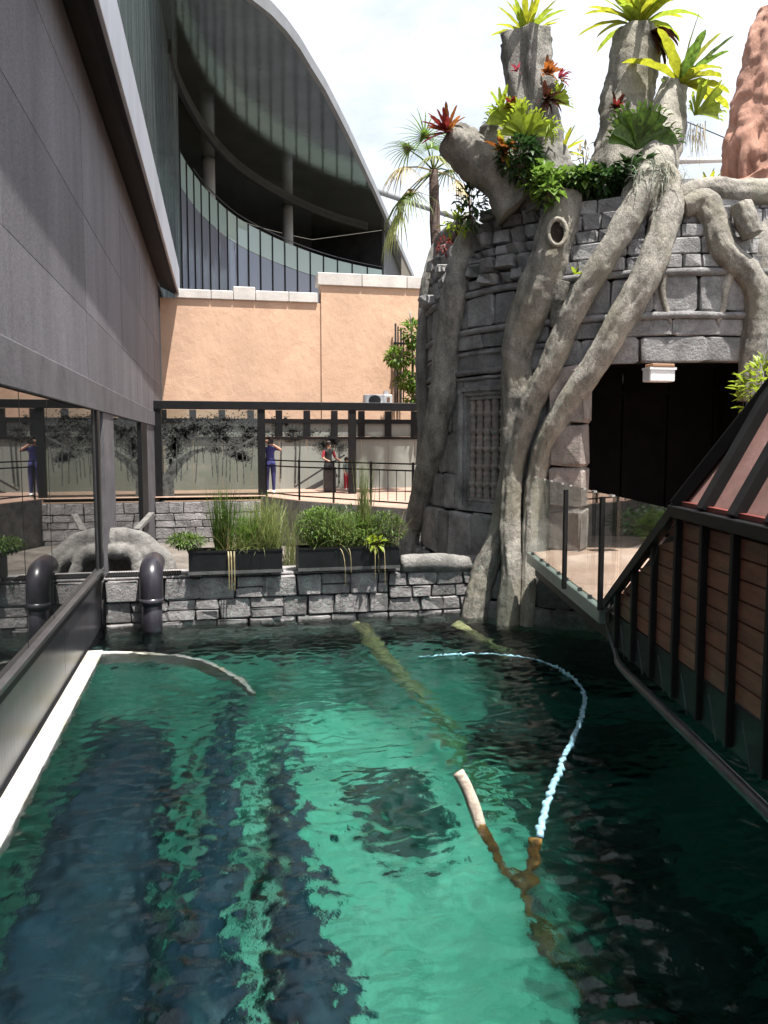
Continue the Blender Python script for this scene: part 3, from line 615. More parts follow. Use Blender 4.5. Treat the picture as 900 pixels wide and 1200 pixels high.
# fibreglass rock arch behind the pool wall
ra = thing('rock_arch', at_y(150, 672, 13.4), 'grey sculpted rock with low hollow arches beside the window frame', 'rock')
mb = MB()
for ctrl, rr_ in ((((58, 690, 13.1), (66, 662, 13.2), (84, 640, 13.3), (110, 633, 13.4), (140, 632, 13.4), (165, 638, 13.4), (186, 655, 13.3), (206, 690, 13.2)), [.16, .19, .19, .19, .2, .19, .19, .14]),
                  (((94, 684, 12.95), (100, 662, 13.0), (112, 650, 13.05), (135, 646, 13.1), (155, 652, 13.1), (168, 686, 13.0)), [.13, .12, .11, .12, .12, .12]),
                  (((70, 690, 13.7), (100, 652, 13.8), (135, 650, 13.9), (170, 656, 13.8), (205, 692, 13.6)), [.2, .3, .34, .3, .2]), (((160, 640, 13.3), (185, 662, 13.15), (196, 690, 13.0)), [.12, .1, .09])):
    mb.tube([at_y(x, y, yv) for x, y, yv in ctrl], rr_, 14, True, .12, 2.6, sub=6)
ro = mb.build('rock', 'log', ra, True); md = ro.modifiers.new('r', 'REMESH'); md.mode = 'VOXEL'; md.voxel_size = .03
bpy.context.view_layer.update(); me2 = bpy.data.meshes.new_from_object(ro.evaluated_get(bpy.context.evaluated_depsgraph_get())); ro.modifiers.clear()
nn = [v.normal.copy() for v in me2.vertices]
for v, n_ in zip(me2.vertices, nn): v.co += n_*(.025*noise.noise(v.co*4)+.012*noise.noise(v.co*11)+.012*abs(noise.noise(Vector((v.co.x*9, v.co.y*9, v.co.z*3)))))
me2.polygons.foreach_set('use_smooth', [True]*len(me2.polygons)); ro.data = me2
MB().bar(at_y(160, 621, 13.5), at_y(178, 602, 14.0), .1, .05).build('slab', 'log', ra)

# planters
def planter(xa, xb, lab):
    a = at_y(xa, 660, 11.85).x; b = at_y(xb, 660, 11.85).x; t = thing('planter', ((a+b)/2, 12, -.37), lab, 'planter', 'black planters on the pool wall')
    z0, z1 = -.345, -.005; y0, y1 = 11.85, 12.3
    mb = MB(); mb.box(a, b, y0, y0+.02, z0, z1); mb.box(a, b, y1-.02, y1, z0, z1); mb.box(a, a+.02, y0+.021, y1-.021, z0, z1); mb.box(b-.02, b, y0+.021, y1-.021, z0, z1); mb.build('box', 'planter', t)
    boxpart('soil', 'soil', t, a+.022, b-.022, y0+.022, y1-.022, z0, z1-.05)
    boxpart('lip', 'lip', t, a-.012, b+.012, y0-.014, y0-.002, z0, z0+.045)
    boxpart('rim', 'metal_dark', t, a-.006, b+.006, y0-.010, y0-.001, z1-.02, z1+.012)
    for f in (.08, .5, .92): boxpart('bracket', 'metal_dark', t, a+(b-a)*f-.06, a+(b-a)*f+.06, y0-.03, y0+.3, z0-.03, z0-.002)
    return t, a, b
_, pa, pb = planter(221, 331, 'black box planter of tall grass beside the black elbow pipe')
_, pc, pd = planter(350, 468, 'black box planter of bushy green plants next to the pale log')
ZS = -.05
def pyx(x): return at_y(x, 640, 12.05).x
gl_ = []
grass('reed_grass', (pyx(262), 12.05, ZS), 190, 1.0, .32, .016, 'grass', 'tall upright green reeds in the planter beside the elbow pipe', 1, .5, rx=.12)
grass('pale_grass', (pyx(315), 12.1, ZS), 330, .9, .55, .011, 'grass2', 'pale arching grass filling the end of the tall grass planter', 2, 1.0, rx=.17)
grass('reed_grass', (pyx(290), 12.15, ZS), 300, .75, .5, .012, 'grass', 'fine green grass between the reeds and the pale arching grass', 3, .9, rx=.15)
grass('straw_grass', (pyx(268), 11.98, ZS), 18, .75, .5, .014, 'straw', 'dry straw coloured blades among the tall reeds', 4, 1.4, rx=.05)
mb = MB(); rnd = random.Random(6)
for x in (267, 270, 274): mb.add(*strip((pyx(x), 11.86, 0.0), (rnd.uniform(-.05, .05), -.5, .25), .62, .022, 9, 9, wprof=lambda t: 1-.5*t))
tag(mb.build('trailing_grass', 'straw', None, True), 'yellow dead blades hanging over the planter front', 'plant')
def fernbush(name, px, py, Y, w, h, n, size, m, lab, seed, flat=.3):
    c = at_y(px, py, Y); bx = max(pa+.08, min(pd-.08, c.x)); return leafy(name, c, (w, .22, h), n, size, m, lab, 'plant', seed, flat, 10, base=(bx, Y, ZS))
fernbush('trailing_plant', 219, 634, 12.02, .27, .10, 800, .07, 'leaf', 'low trailing green plant leaning out of the planter towards the rock arch', 11)
fernbush('sedge', 375, 617, 12.05, .38, .30, 2000, .07, 'leaf', 'dense bright green bush at one end of the bushy planter', 12, .28)
fernbush('sedge', 415, 622, 12.1, .36, .27, 1800, .075, 'grass', 'feathery green bush in the middle of the bushy planter', 13, .2)
fernbush('sedge', 452, 620, 12.05, .30, .26, 1300, .07, 'leaf', 'green bush beside the root of the stone tower', 14, .3)
fernbush('broadleaf', 440, 636, 11.88, .15, .07, 60, .10, 'leaflime', 'small light green broad leaved plant at the planter front', 15, .6)
grass('tall_reed', (pyx(428), 12.1, ZS), 110, 1.4, .16, .014, 'grass2', 'very tall thin reeds rising from the bushy planter', 7, .5, rx=.08)
grass('papyrus', (pyx(395), 12.1, ZS), 120, .85, .7, .008, 'grass2', 'thin pale stems spraying from the bushy planter', 8, 1.0, rx=.3)
grass('papyrus', (pyx(460), 12.0, ZS), 26, .85, .9, .007, 'straw', 'thin straw stems leaning towards the roots', 9, 1.3, rx=.06)
grass('sedge_grass', (pyx(405), 12.08, ZS), 420, .62, .9, .009, 'grass2', 'loose fine grass spraying out of the bushy planter', 17, 1.1, rx=.5)
grass('sedge_grass', (pyx(285), 12.08, ZS), 260, .5, 1.0, .009, 'grass2', 'short spraying grass at the foot of the tall reeds', 18, 1.1, rx=.4)
mb = MB()
for x, dx in ((395, .3), (405, .2), (436, -.05), (438, .1), (446, .0)): mb.add(*strip((pyx(x), 11.86, 0.0), (dx, -.5, .15), .42+.1*(x % 3), .01, 7, 8, wprof=lambda t: 1-.5*t))
tag(mb.build('trailing_grass', 'straw', None, True), 'thin pale stems hanging over the front of the bushy planter', 'plant')
grass('pale_grass', at_y(345, 640, 13.0)-Vector((0, 0, .5)), 160, 1.2, .5, .012, 'grass2', 'pale grass growing behind the gap between the planters', 10, .8, rx=.25)
leafy('shrub', at_y(400, 612, 15), (.8, .3, .28), 900, .10, 'leafdark', 'dark green shrub behind the planters below the walkway', 'plant', 31, .4)

# walkway railing
rl = thing('railing', (3, 21, 0), 'thin black metal railing along the walkway edge', 'railing')
E0, E1, E2, E3 = Vector((1.5, 23.4, 0)), Vector((2.27, 21.6, 0)), Vector((4.62, 18.35, 0)), Vector((6.4, 18.3, 0))
for a, b in ((E0, E1), (E1, E2), (E2, E3)):
    for z in (1.06, .90, .12): MB().bar(a+Vector((0, 0, z)), b+Vector((0, 0, z)), .035, .035).build('rail', 'metal_dark', rl)
for p in [E0, E1, E1.lerp(E2, .33), E1.lerp(E2, .66), E2, E2.lerp(E3, .5)]: MB().box(p.x-.025, p.x+.025, p.y-.025, p.y+.025, 0, 1.1).build('post', 'metal_dark', rl)
for i in range(1, 26):
    p = E1.lerp(E3, .45+.55*i/26) if False else E1.lerp(E2, .66).lerp(E3, i/26)
    if i % 2 == 0: MB().box(p.x-.008, p.x+.008, p.y-.008, p.y+.008, .13, .9).build('baluster', 'metal_dark', rl)

# ================================================================== PEOPLE
def person(name, loc, rz, J, bones, label, scale=1.0, hair=True):
    """J joint -> (pos, radius); bones (a, b, material)"""
    names = list(J); idx = {n: i for i, n in enumerate(names)}; me = bpy.data.meshes.new('person')
    me.from_pydata([J[n][0] for n in names], [(idx[a], idx[b]) for a, b, _ in bones], [])
    ob = bpy.data.objects.new('tmp_person', me); COL.objects.link(ob)
    ob.modifiers.new('skin', 'SKIN'); sv = me.skin_vertices[0].data
    for n in names: sv[idx[n]].radius = (J[n][1], J[n][1]*(0.72 if n in ('chest', 'pelvis', 'belly') else 1)); sv[idx[n]].use_root = (n == 'pelvis')
    sub = ob.modifiers.new('s', 'SUBSURF'); sub.levels = 2; sub.render_levels = 2
    dg = bpy.context.evaluated_depsgraph_get(); ev = ob.evaluated_get(dg); m2 = bpy.data.meshes.new_from_object(ev)
    COL.objects.unlink(ob); bpy.data.objects.remove(ob)
    mats = []
    for _, _, m in bones:
        if m not in mats: mats.append(m)
    m2.materials.clear()
    for m in mats: m2.materials.append(M[m])
    for p in m2.polygons:
        c = p.center; best = None
        for a, b, m in bones:
            A, B = Vector(J[a][0]), Vector(J[b][0]); d = B-A; t_ = max(0, min(1, (c-A).dot(d)/max(d.length_squared, 1e-9))); dist = (c-(A+d*t_)).length-(J[a][1]*(1-t_)+J[b][1]*t_)
            if best is None or dist < best[0]: best = (dist, m)
        p.material_index = mats.index(best[1]); p.use_smooth = True
    root = thing(name, loc, label, 'person'); root.rotation_euler = (0, 0, rz); root.scale = (scale,)*3
    bo = bpy.data.objects.new('body', m2); COL.objects.link(bo); bo.parent = root
    h = Vector(J['head'][0])
    def bit(nm, V, F, m): me_ = bpy.data.meshes.new(nm); me_.from_pydata([tuple(v) for v in V], [], F); me_.materials.append(M[m]); o = bpy.data.objects.new(nm, me_); COL.objects.link(o); o.parent = root; return o
    bm = bmesh.new(); bmesh.ops.create_uvsphere(bm, u_segments=14, v_segments=10, radius=.115)
    for v in bm.verts:
        v.co.y *= 1.12; v.co.z *= 1.15
        if v.co.y < -.02 and v.co.z < .06: v.co *= .75
        v.co += h+Vector((0, .012, .03))
    me_ = bpy.data.meshes.new('hair'); bm.to_mesh(me_); bm.free(); me_.materials.append(M['hair']); o = bpy.data.objects.new('hair', me_); COL.objects.link(o); o.parent = root
    V, F = tubedata([h+Vector((0, -.09, .0)), h+Vector((0, -.125, -.03)), h+Vector((0, -.10, -.045))], [.012, .018, .012], 6); bit('nose', V, F, 'skin')
    return root
def stdJ(armpose):
    J = {'pelvis': ((0, 0, .95), .15), 'belly': ((0, 0, 1.10), .135), 'chest': ((0, 0, 1.30), .155), 'neck': ((0, 0, 1.47), .055), 'head': ((0, -.015, 1.58), .095), 'crown': ((0, 0, 1.66), .07)}
    for s, n in ((-1, 'r'), (1, 'l')):
        J['hip'+n] = ((s*.09, 0, .88), .105); J['knee'+n] = ((s*.10, -.01, .50), .07); J['ank'+n] = ((s*.10, .02, .09), .048); J['toe'+n] = ((s*.12, -.15, .045), .045)
        J['sh'+n] = ((s*.175, 0, 1.39), .062); e, w = armpose[n]; J['el'+n] = (e, .045); J['wr'+n] = (w, .032)
        W_ = Vector(w); d = (W_-Vector(e)).normalized(); J['hand'+n] = (tuple(W_+d*.09), .04); J['thumb'+n] = (tuple(W_+d*.05+Vector((-s*.05, -.03, .02))), .013)
        for q in range(4): J['f%d%s' % (q, n)] = (tuple(W_+d*.155+Vector((-.03+.02*q, -.015, 0))), .010)
    return J
def stdB(shirt, legs, shoe, sleeve, fore='skin'):
    B = [('pelvis', 'belly', shirt), ('belly', 'chest', shirt), ('chest', 'neck', shirt), ('neck', 'head', 'skin'), ('head', 'crown', 'skin')]
    for n in 'rl':
        B += [('pelvis', 'hip'+n, legs), ('hip'+n, 'knee'+n, legs), ('knee'+n, 'ank'+n, legs), ('ank'+n, 'toe'+n, shoe), ('chest', 'sh'+n, shirt), ('sh'+n, 'el'+n, sleeve), ('el'+n, 'wr'+n, fore), ('wr'+n, 'hand'+n, 'skin'), ('wr'+n, 'thumb'+n, 'skin')]
        B += [('hand'+n, 'f%d%s' % (q, n), 'skin') for q in range(4)]
    return B
J = stdJ({'r': ((-.33, -.14, 1.36), (-.13, -.26, 1.54)), 'l': ((.36, -.16, 1.33), (.12, -.27, 1.50))})
pl = at_z(317, 579, 0); per1 = person('person', pl, radians(-12), J, stdB('blue_cloth', 'navy', 'white_cloth', 'blue_cloth'), 'person in blue top and dark trousers raising a phone beside a black post', 1.0)
ph = thing('phone', (pl.x, pl.y-.33, 1.62), 'small dark phone held up by the person in blue', 'phone')
MB().box(pl.x-.08, pl.x+.08, pl.y-.345, pl.y-.335, 1.52, 1.62).build('case', 'metal_dark', ph); MB().box(pl.x-.07, pl.x-.04, pl.y-.349, pl.y-.345, 1.585, 1.61).build('camera_bump', 'metal_grey', ph)
J = stdJ({'r': ((-.24, -.02, 1.14), (-.20, -.26, 1.05)), 'l': ((.26, -.05, 1.14), (.22, -.30, 1.08))})
p2 = at_y(385, 575, 25.6); p2.z = 0
person('person', p2, radians(25), J, stdB('black_cloth', 'black_cloth', 'black_cloth', 'red_cloth', 'skin'), 'person in black clothes with red sleeves standing at a grey bin', .93)
J = stdJ({'r': ((-.23, 0, 1.16), (-.24, -.10, .92)), 'l': ((.23, 0, 1.16), (.24, -.10, .92))})
p3 = at_y(406, 575, 25.4); p3.z = 0
person('person', p3, radians(40), J, stdB('teal_cloth', 'red_cloth', 'white_cloth', 'teal_cloth'), 'small child in grey green shirt and red trousers by the post', .63)
bn = thing('waste_bin', (p2.x-.05, p2.y-.6, 0), 'dark grey waist high bin in front of the person in black', 'bin')
q = bn.location; MB().box(q.x-.19, q.x+.19, q.y-.15, q.y+.15, 0, .72).build('body', 'metal_grey', bn, bevel=.02); MB().box(q.x-.21, q.x+.21, q.y-.17, q.y+.17, .722, .78).build('lid', 'metal_dark', bn, bevel=.015)

# ================================================================== STONE TOWER
TC = Vector((7.61, 13.73)); TR = 3.73
def theta_px(x, R=TR):
    d = ray(x, 517); d = Vector((d.x, d.y)).normalized(); b = TC.dot(d); disc = b*b-(TC.length_squared-R*R); p = d*(b-sqrt(max(0, disc))); return atan2(p.y-TC.y, p.x-TC.x) % (2*pi)
def cyl(th, R, z): return Vector((TC.x+R*cos(th), TC.y+R*sin(th), z))
def RZ(z):                                   # wall profile: battered foot, tapering ruined crown
    if z < 1.2: return TR+.42*((1.2-z)/2.4)**1.6
    if z > 3.95: return TR-.30*(z-3.95)/1.2
    return TR
tw = thing('stone_tower', (TC.x, TC.y, -1.3), 'round ruined temple tower of dark grey carved stone blocks wrapped in roots', 'tower')
THL, THR = theta_px(683), theta_px(880); TH0, TH1 = radians(150), radians(330)
def shell(z0, z1, a0, a1, off, m, name='wall', nseg=60, nz_=6):
    V = []; F = []
    for j in range(nz_+1):
        z = z0+(z1-z0)*j/nz_
        for i in range(nseg+1): V.append(cyl(a0+(a1-a0)*i/nseg, RZ(z)-off, z))
    for j in range(nz_):
        for i in range(nseg): a = j*(nseg+1)+i; F.append([a, a+1, a+nseg+2, a+nseg+1])
    return mk(name, V, F, m, tw)
shell(2.70, 5.0, 0, 2*pi, .16, 'mortar'); shell(-3.0, 2.699, THR, THL+2*pi, .16, 'mortar'); shell(-3.0, -.06, THL, THR, .16, 'mortar')
V = [cyl(2*pi*i/48, 3.3, 4.98) for i in range(48)]; mk('roof', V, [list(range(48))], 'soil', tw)
# doorway interior: dark panelled lobby
V = []; dirn = Vector((cos((THL+THR)/2), sin((THL+THR)/2), 0)); sdv = Vector((-dirn.y, dirn.x, 0)); c0 = Vector((TC.x, TC.y, 0))+dirn*1.7
HWD = min(2.3, 3.57*sin((THR-THL)/2)+.06)
for sg in range(-3, 4):
    a = c0+sdv*(sg*.72); MB().bar(a+Vector((0, 0, 0.002)), a+Vector((0, 0, 2.9)), .06, .70, sdv).build('door_panel', 'door_dark', tw, bevel=.01)
for sg in (-1, 1):
    a = c0+sdv*(sg*HWD); b = Vector((TC.x, TC.y, 0))+sdv*(sg*HWD)+dirn*(sqrt(3.45**2-HWD**2)); MB().bar(a+Vector((0, 0, 1.45)), b+Vector((0, 0, 1.45)), .06, 2.9).build('lobby_wall', 'door_dark', tw)
dl = sqrt(3.5**2-HWD**2)-1.7; V = [c0-sdv*HWD, c0+sdv*HWD, c0+sdv*HWD+dirn*dl, c0-sdv*HWD+dirn*dl]; mk('lobby_ceiling', [v+Vector((0, 0, 2.80)) for v in V], [[0, 1, 2, 3]], 'door_dark', tw)
mk('lobby_floor', [v+Vector((0, 0, .004)) for v in V], [[0, 1, 2, 3]], 'floor', tw)
random.seed(21); kk = 0
def course(z0, z1, a0, a1, wmin, wmax, depth, jr=0.03, m='stone', soft=0, skip=None, gap=.012, tilt=0.0):
    global kk
    zc = (z0+z1)/2; a = a0
    while a < a1-.01:
        w = random.uniform(wmin, wmax); da = w/RZ(zc); da = min(da, a1-a)
        if da*RZ(zc) < .10: break
        th = a+da/2
        if not (skip and skip(th, zc)):
            stone(tw, cyl(th, RZ(zc)-.16+depth/2+random.uniform(-jr, jr), zc), (da*RZ(zc)-gap, depth+random.uniform(0, jr), z1-z0-gap), th-pi/2, m, kk, soft=soft,
                  ry=random.uniform(-tilt, tilt), rx=random.uniform(-tilt, tilt))
        a += da; kk += 1
A0, A1 = radians(158), radians(300)
ruin = lambda th: 5.18-0.35*max(0, (radians(205)-th)/radians(40)) + .12*sin(th*9)
z = 3.98; r = 0; SPL = theta_px(640)
while z < 5.15:
    h = (.20, .24, .19, .25, .22, .20)[r % 6]
    course(z, z+h, A0, SPL, .18, .42, .28, .11, soft=1, skip=lambda th, zc: zc > ruin(th), gap=.03, tilt=.13)
    course(z, z+h, SPL, A1, .24, .5, .22, .035, skip=lambda th, zc: zc > ruin(th)-.0, gap=.022, tilt=.03)
    z += h; r += 1
course(3.385, 3.88, A0, A1, .36, .62, .19, .014, gap=.022)
course(3.06, 3.30, A0, A1, .55, .95, .18, .008); course(2.70, 3.055, A0, A1, .55, .95, .17, .008)
def ring(z, rad, off, a0=A0, a1=A1, m='stone', name='moulding'):
    P = [cyl(a0+(a1-a0)*i/50, RZ(z)+off, z+.012*noise.noise(Vector((i*.3, z, 0)))) for i in range(51)]; V, F = tubedata(P, [rad]*51, 8, True, .12, 4); mk(name, V, F, m, tw, True)
ring(3.93, .055, .03); ring(3.34, .05, .03); ring(2.99, .028, .02, A0, theta_px(640)); ring(2.70, .045, .02, A0, theta_px(640)); ring(2.60, .03, .01, A0, theta_px(640))
# lower wall: slabs around the window
wl, wr_ = theta_px(548), theta_px(604); wz0, wz1 = .62, 2.32
inwin = lambda th, zc: (wl-.03 < th < wr_+.03) and (wz0-.16 < zc < wz1+.16)
AL = THL-.115
for z0, z1, a, b in ((2.36, 2.58, .5, .9), (1.75, 2.35, .3, .5), (1.05, 1.74, .3, .5), (.45, 1.04, .35, .6), (-.35, .44, .35, .7), (-.85, -.36, .4, .8), (-1.5, -.86, .4, .8)):
    if z0 > 0.4 and z1 < 2.36:
        course(z0, z1, A0, wl-.04, a, b, .16, .012); course(z0, z1, wr_+.04, AL, a, b, .16, .012)
    elif z1 < -.3: course(z0, z1, A0, radians(296), a, b, .16, .012)
    else: course(z0, z1, A0, AL, a, b, .16, .012)
# window: nested frame and turned balusters
wpart = shell(wz0-.1, wz1+.1, wl-.02, wr_+.02, .15, 'mortar', 'window', 8, 1)
def winbar(a, za, b, zb, w, d, off, nm='frame'):
    if abs(za-zb) < .01:
        P = [cyl(a+(b-a)*i/8, TR+off, za) for i in range(9)]
        mb = MB()
        for p, q in zip(P[:-1], P[1:]): mb.bar(p, q, d, w)
        mb.build(nm, 'stone', wpart)
    else: MB().bar(cyl(a, TR+off, za), cyl(b, TR+off, zb), w, d, Vector((cos(a), sin(a), 0))).build(nm, 'stone', wpart)
for i, (g, off) in enumerate(((.030, .03), (.012, -.01), (-.006, -.05))):
    winbar(wl-g, wz0-g*3.7, wl-g, wz1+g*3.7, .075, .12, off); winbar(wr_+g, wz0-g*3.7, wr_+g, wz1+g*3.7, .075, .12, off)
    winbar(wl-g, wz1+g*3.7, wr_+g, wz1+g*3.7, .07, .12, off); winbar(wl-g, wz0-g*3.7, wr_+g, wz0-g*3.7, .07, .12, off)
nb = 6
bal = []
for i in range(61):
    z_ = wz0+(wz1-wz0)*i/60; k_ = i % 10; bal.append((z_, (.082, .084, .060, .074, .058, .066, .070, .066, .056, .074)[k_]))
for i in range(nb):
    th = wl+(wr_-wl)*(i+.5)/nb; V, F = tubedata([cyl(th, TR-.06, z_) for z_, _ in bal], [r_ for _, r_ in bal], 10, True); mk('baluster', V, F, 'jamb', wpart, True)
# door jamb pillar of three blocks
thj = (AL+THL)/2+.005
for i, (z0, z1) in enumerate(((-.02, .62), (.63, 1.22), (1.23, 1.85), (1.86, 2.68))):
    stone(tw, cyl(thj, TR-.02, (z0+z1)/2), (.50, .42, z1-z0-.01), thj-pi/2, 'jamb', i, 'jamb_block')
# lamp over the door
lp = at_d(772, 439, 11.0); sg = thing('door_lamp', lp+Vector((0, 0, .15)), 'small white box lamp mounted under the doorway lintel', 'lamp')
MB().box(lp.x-.19, lp.x+.19, lp.y-.1, lp.y+.1, lp.z-.1, lp.z+.09).build('housing', 'white', sg, bevel=.012)
MB().box(lp.x-.17, lp.x+.17, lp.y-.12, lp.y+.08, lp.z+.092, lp.z+.14).build('bracket', 'copper', sg, bevel=.01); MB().box(lp.x-.2, lp.x+.2, lp.y-.115, lp.y+.1, lp.z+.06, lp.z+.0905).build('lip', 'white', sg)

# ================================================================== STRANGLER TREE OVER THE TOWER
tree = thing('strangler_tree', (TC.x-1.5, TC.y-1, -1.1), 'giant concrete strangler tree with thick roots draped over the stone tower', 'tree')
def on_tower(x, y, out):
    """point where the pixel's ray meets the tower wall profile grown by out"""
    d = ray(x, y); R = TR+out; p = None
    for _ in range(6):
        dx = Vector((d.x, d.y)); a = dx.length_squared; b = TC.dot(dx); c = TC.length_squared-R*R; disc = b*b-a*c
        t_ = (b-sqrt(disc))/a if disc > 0 else b/a
        p = EYE+d*t_; R = RZ(max(-1.2, min(5.1, p.z)))+out
    return p
def root(pts, name='root', m='bark', out=.10, kr=1.0, seg=40, sub=16, rough=.095):
    P = []; R = []
    for x, y, r in pts:
        p = on_tower(x, y, out); dep = (p-EYE).dot(FW); P.append(p); R.append(.86*kr*r*dep/FPX)
    V, F = tubedata(P, R, seg, True, rough, 2.2, sub, 1.5); return mk(name, V, F, m, tree, True)
root([(548, 262, 15), (520, 285, 15), (505, 325, 14), (499, 380, 13), (497, 440, 13), (499, 500, 13), (496, 545, 12)], m='bark_grey', out=.0, kr=.88)
root([(556, 262, 14), (545, 295, 19), (533, 345, 21), (525, 400, 20), (521, 450, 20), (511, 510, 19), (496, 570, 17), (484, 620, 13), (474, 655, 14)], m='bark_grey', out=.12, kr=.92)
root([(664, 228, 17), (656, 262, 23), (645, 300, 23), (630, 340, 23), (613, 385, 21), (606, 430, 19), (605, 480, 18), (603, 530, 17), (597, 580, 16), (585, 630, 15), (568, 672, 15), (558, 712, 16), (554, 745, 17)], out=.10, kr=1.14)
root([(770, 205, 6), (756, 224, 17), (735, 258, 21), (712, 298, 20), (683, 343, 20), (662, 388, 19), (643, 433, 19), (622, 478, 18), (605, 530, 17), (600, 566, 17), (598, 620, 17), (600, 665, 16), (597, 705, 17), (594, 750, 18)], out=.22, kr=.86)
root([(778, 190, 6), (786, 212, 16), (781, 249, 23), (764, 308, 22), (735, 362, 22), (704, 416, 21), (671, 464, 20), (643, 513, 18), (629, 557, 16), (622, 610, 12), (620, 660, 11), (617, 740, 11)], out=.13, kr=.88)
root([(800, 244, 13), (824, 238, 18), (836, 258, 19), (842, 283, 18), (855, 302, 17), (876, 320, 17), (888, 345, 18), (886, 380, 17), (882, 413, 16), (880, 470, 15)], out=.08)
root([(858, 316, 7), (850, 338, 6), (848, 357, 5), (843, 373, 4), (841, 380, 2)], 'rootlet', out=.02, seg=8)
root([(796, 232, 14), (830, 224, 17), (868, 226, 18), (910, 232, 20), (950, 250, 22)], out=.0)
root([(868, 240, 13), (874, 258, 15), (882, 276, 13)], 'cut_stub', out=.28)
root([(905, 262, 16), (890, 290, 14), (895, 330, 12), (905, 360, 10)], out=-.05)
root([(778, 322, 5), (776, 345, 5), (781, 365, 4), (786, 379, 3)], 'rootlet', out=.02, seg=8)
root([(662, 330, 9), (656, 352, 10), (652, 372, 8), (648, 384, 4)], 'rootlet', out=.05, seg=10)
root([(742, 366, 5), (748, 350, 6), (752, 330, 5)], 'rootlet', out=.02, seg=8)
# knot hole ring on the root
kp = on_tower(653, 272, .44); V, F = tubedata([kp+RT*(.13*cos(i*pi/8))+UP*(.19*sin(i*pi/8)) for i in range(17)], [.035]*17, 8, False, .1, 5); mk('knot_rim', V, F, 'bark', tree, True)
V = [kp-FW*-.05+RT*(.11*cos(i*pi/8))+UP*(.17*sin(i*pi/8)) for i in range(16)]; mk('knot_hollow', V, [list(range(16))], 'soil', tree)
def trunk(pts, dep, name='trunk', m='bark', seg=36, sub=14, rough=.12, flute=0):
    P = [at_d(x, y, dep+dd) for x, y, r, dd in pts]; R = [r*(dep+dd)/FPX for x, y, r, dd in pts]; V, F = tubedata(P, R, seg, True, rough, 2.0, sub, 1.3)
    if flute:
        n = len(V)//seg; Q, _ = catmull(P, R, sub)
        for i in range(n):
            for k in range(seg):
                a = 2*pi*k/seg; V[i*seg+k] = Q[i]+(V[i*seg+k]-Q[i])*(1+flute*sin(a*4+.5)*.5+flute*.5*sin(a*7))
    return mk(name, V, F, m, tree, True), P
trunk([(650, 245, 44, 0), (640, 215, 36, 0), (632, 180, 31, 0), (625, 130, 28, 0), (619, 85, 27, 0), (616, 45, 28, 0)], 12.2, flute=.24, m='bark_grey')
trunk([(728, 245, 44, 0), (727, 200, 34, 0), (730, 160, 29, 0), (734, 120, 28, 0), (741, 75, 27, 0), (747, 45, 26, 0), (748, 36, 22, 0)], 12.4)
trunk([(752, 262, 26, -.6), (760, 225, 31, -.5), (771, 185, 26, -.3), (781, 145, 21, -.2), (787, 108, 16, -.1), (789, 98, 13, -.1)], 12.0)
trunk([(612, 240, 34, 0), (592, 215, 26, 0), (570, 195, 25, 0), (548, 178, 24, 0), (533, 166, 22, 0), (526, 160, 17, 0)], 12.1, 'branch', seg=20)
trunk([(585, 200, 20, -.05), (582, 175, 18, -.1), (577, 155, 15, -.1), (574, 146, 12, -.1)], 12.1, 'branch', seg=16)

# ================================================================== PLANTS ON THE TREE
def dpt(x, y, d): return at_d(x, y, d)
wlong = lambda t: ((.35+.65*min(1, t*3.5))*(1-t**4)**.7+.02)*(1+.14*sin(t*23))
rosette('nest_fern', dpt(617, 44, 12.1), (0.05, 0, 1), 30, .66, .09, 'leafyel', 'yellow green nest fern crowning the fluted grey stump', 'fern', (.1, 1.15), .5, None, 1, wprof=wlong, m2='leaflime')
rosette('nest_fern', dpt(748, 34, 12.3), (0, 0, 1), 46, .98, .12, 'leafyel', 'large yellow green nest fern on the tallest smooth stump', 'fern', (.05, .95), .9, None, 2, wprof=wlong, m2='leaflime')
rosette('dead_fronds', dpt(762, 38, 12.15), (.6, -.5, -.3), 9, .55, .12, 'brownleaf', 'brown dead fronds hanging under the largest nest fern', 'fern', (.1, .9), 1.6, None, 3, wprof=wlong)
rosette('nest_fern', dpt(797, 100, 11.8), (.45, -.15, 1), 15, 1.0, .19, 'leafyel', 'nest fern with long arching fronds on the slanted stump by the red rock', 'fern', (.1, 1.2), .6, None, 5, wprof=wlong, m2='leaf')
rosette('bromeliad', dpt(524, 156, 11.9), (-.55, -.3, .75), 22, .40, .075, 'redleaf', 'dark red bromeliad on the end of the bent branch stub', 'bromeliad', (.1, 1.35), .3, None, 6, wprof=wlong, m2='orangeleaf')
rosette('bromeliad', dpt(641, 88, 11.75), (.2, -.7, .6), 14, .28, .07, 'orangeleaf', 'orange bromeliad on the side of the fluted stump', 'bromeliad', (.1, 1.2), .4, None, 7, wprof=wlong)
rosette('bromeliad', dpt(655, 92, 11.8), (.6, -.5, .3), 10, .20, .05, 'pinkleaf', 'small pink bromeliad beside the orange one', 'bromeliad', (.1, 1.2), .4, None, 8, wprof=wlong)
rosette('bromeliad', dpt(605, 84, 11.75), (-.3, -.8, .3), 8, .14, .04, 'pinkleaf', 'tiny dull pink bromeliad in a groove of the fluted stump', 'bromeliad', (.1, 1.1), .4, None, 9, wprof=wlong)
rosette('bromeliad', dpt(587, 130, 11.7), (-.3, -.4, .8), 12, .36, .06, 'leaflime', 'pale green bromeliad on the short upright stub', 'bromeliad', (.1, 1.2), .5, None, 10, wprof=wlong)
rosette('bromeliad', dpt(590, 178, 11.6), (-.2, -.8, .3), 12, .30, .10, 'orangeleaf', 'orange yellow leaves tucked behind the bent branch stub', 'bromeliad', (.2, 1.3), .4, None, 11, wprof=wlong, m2='leafyel')
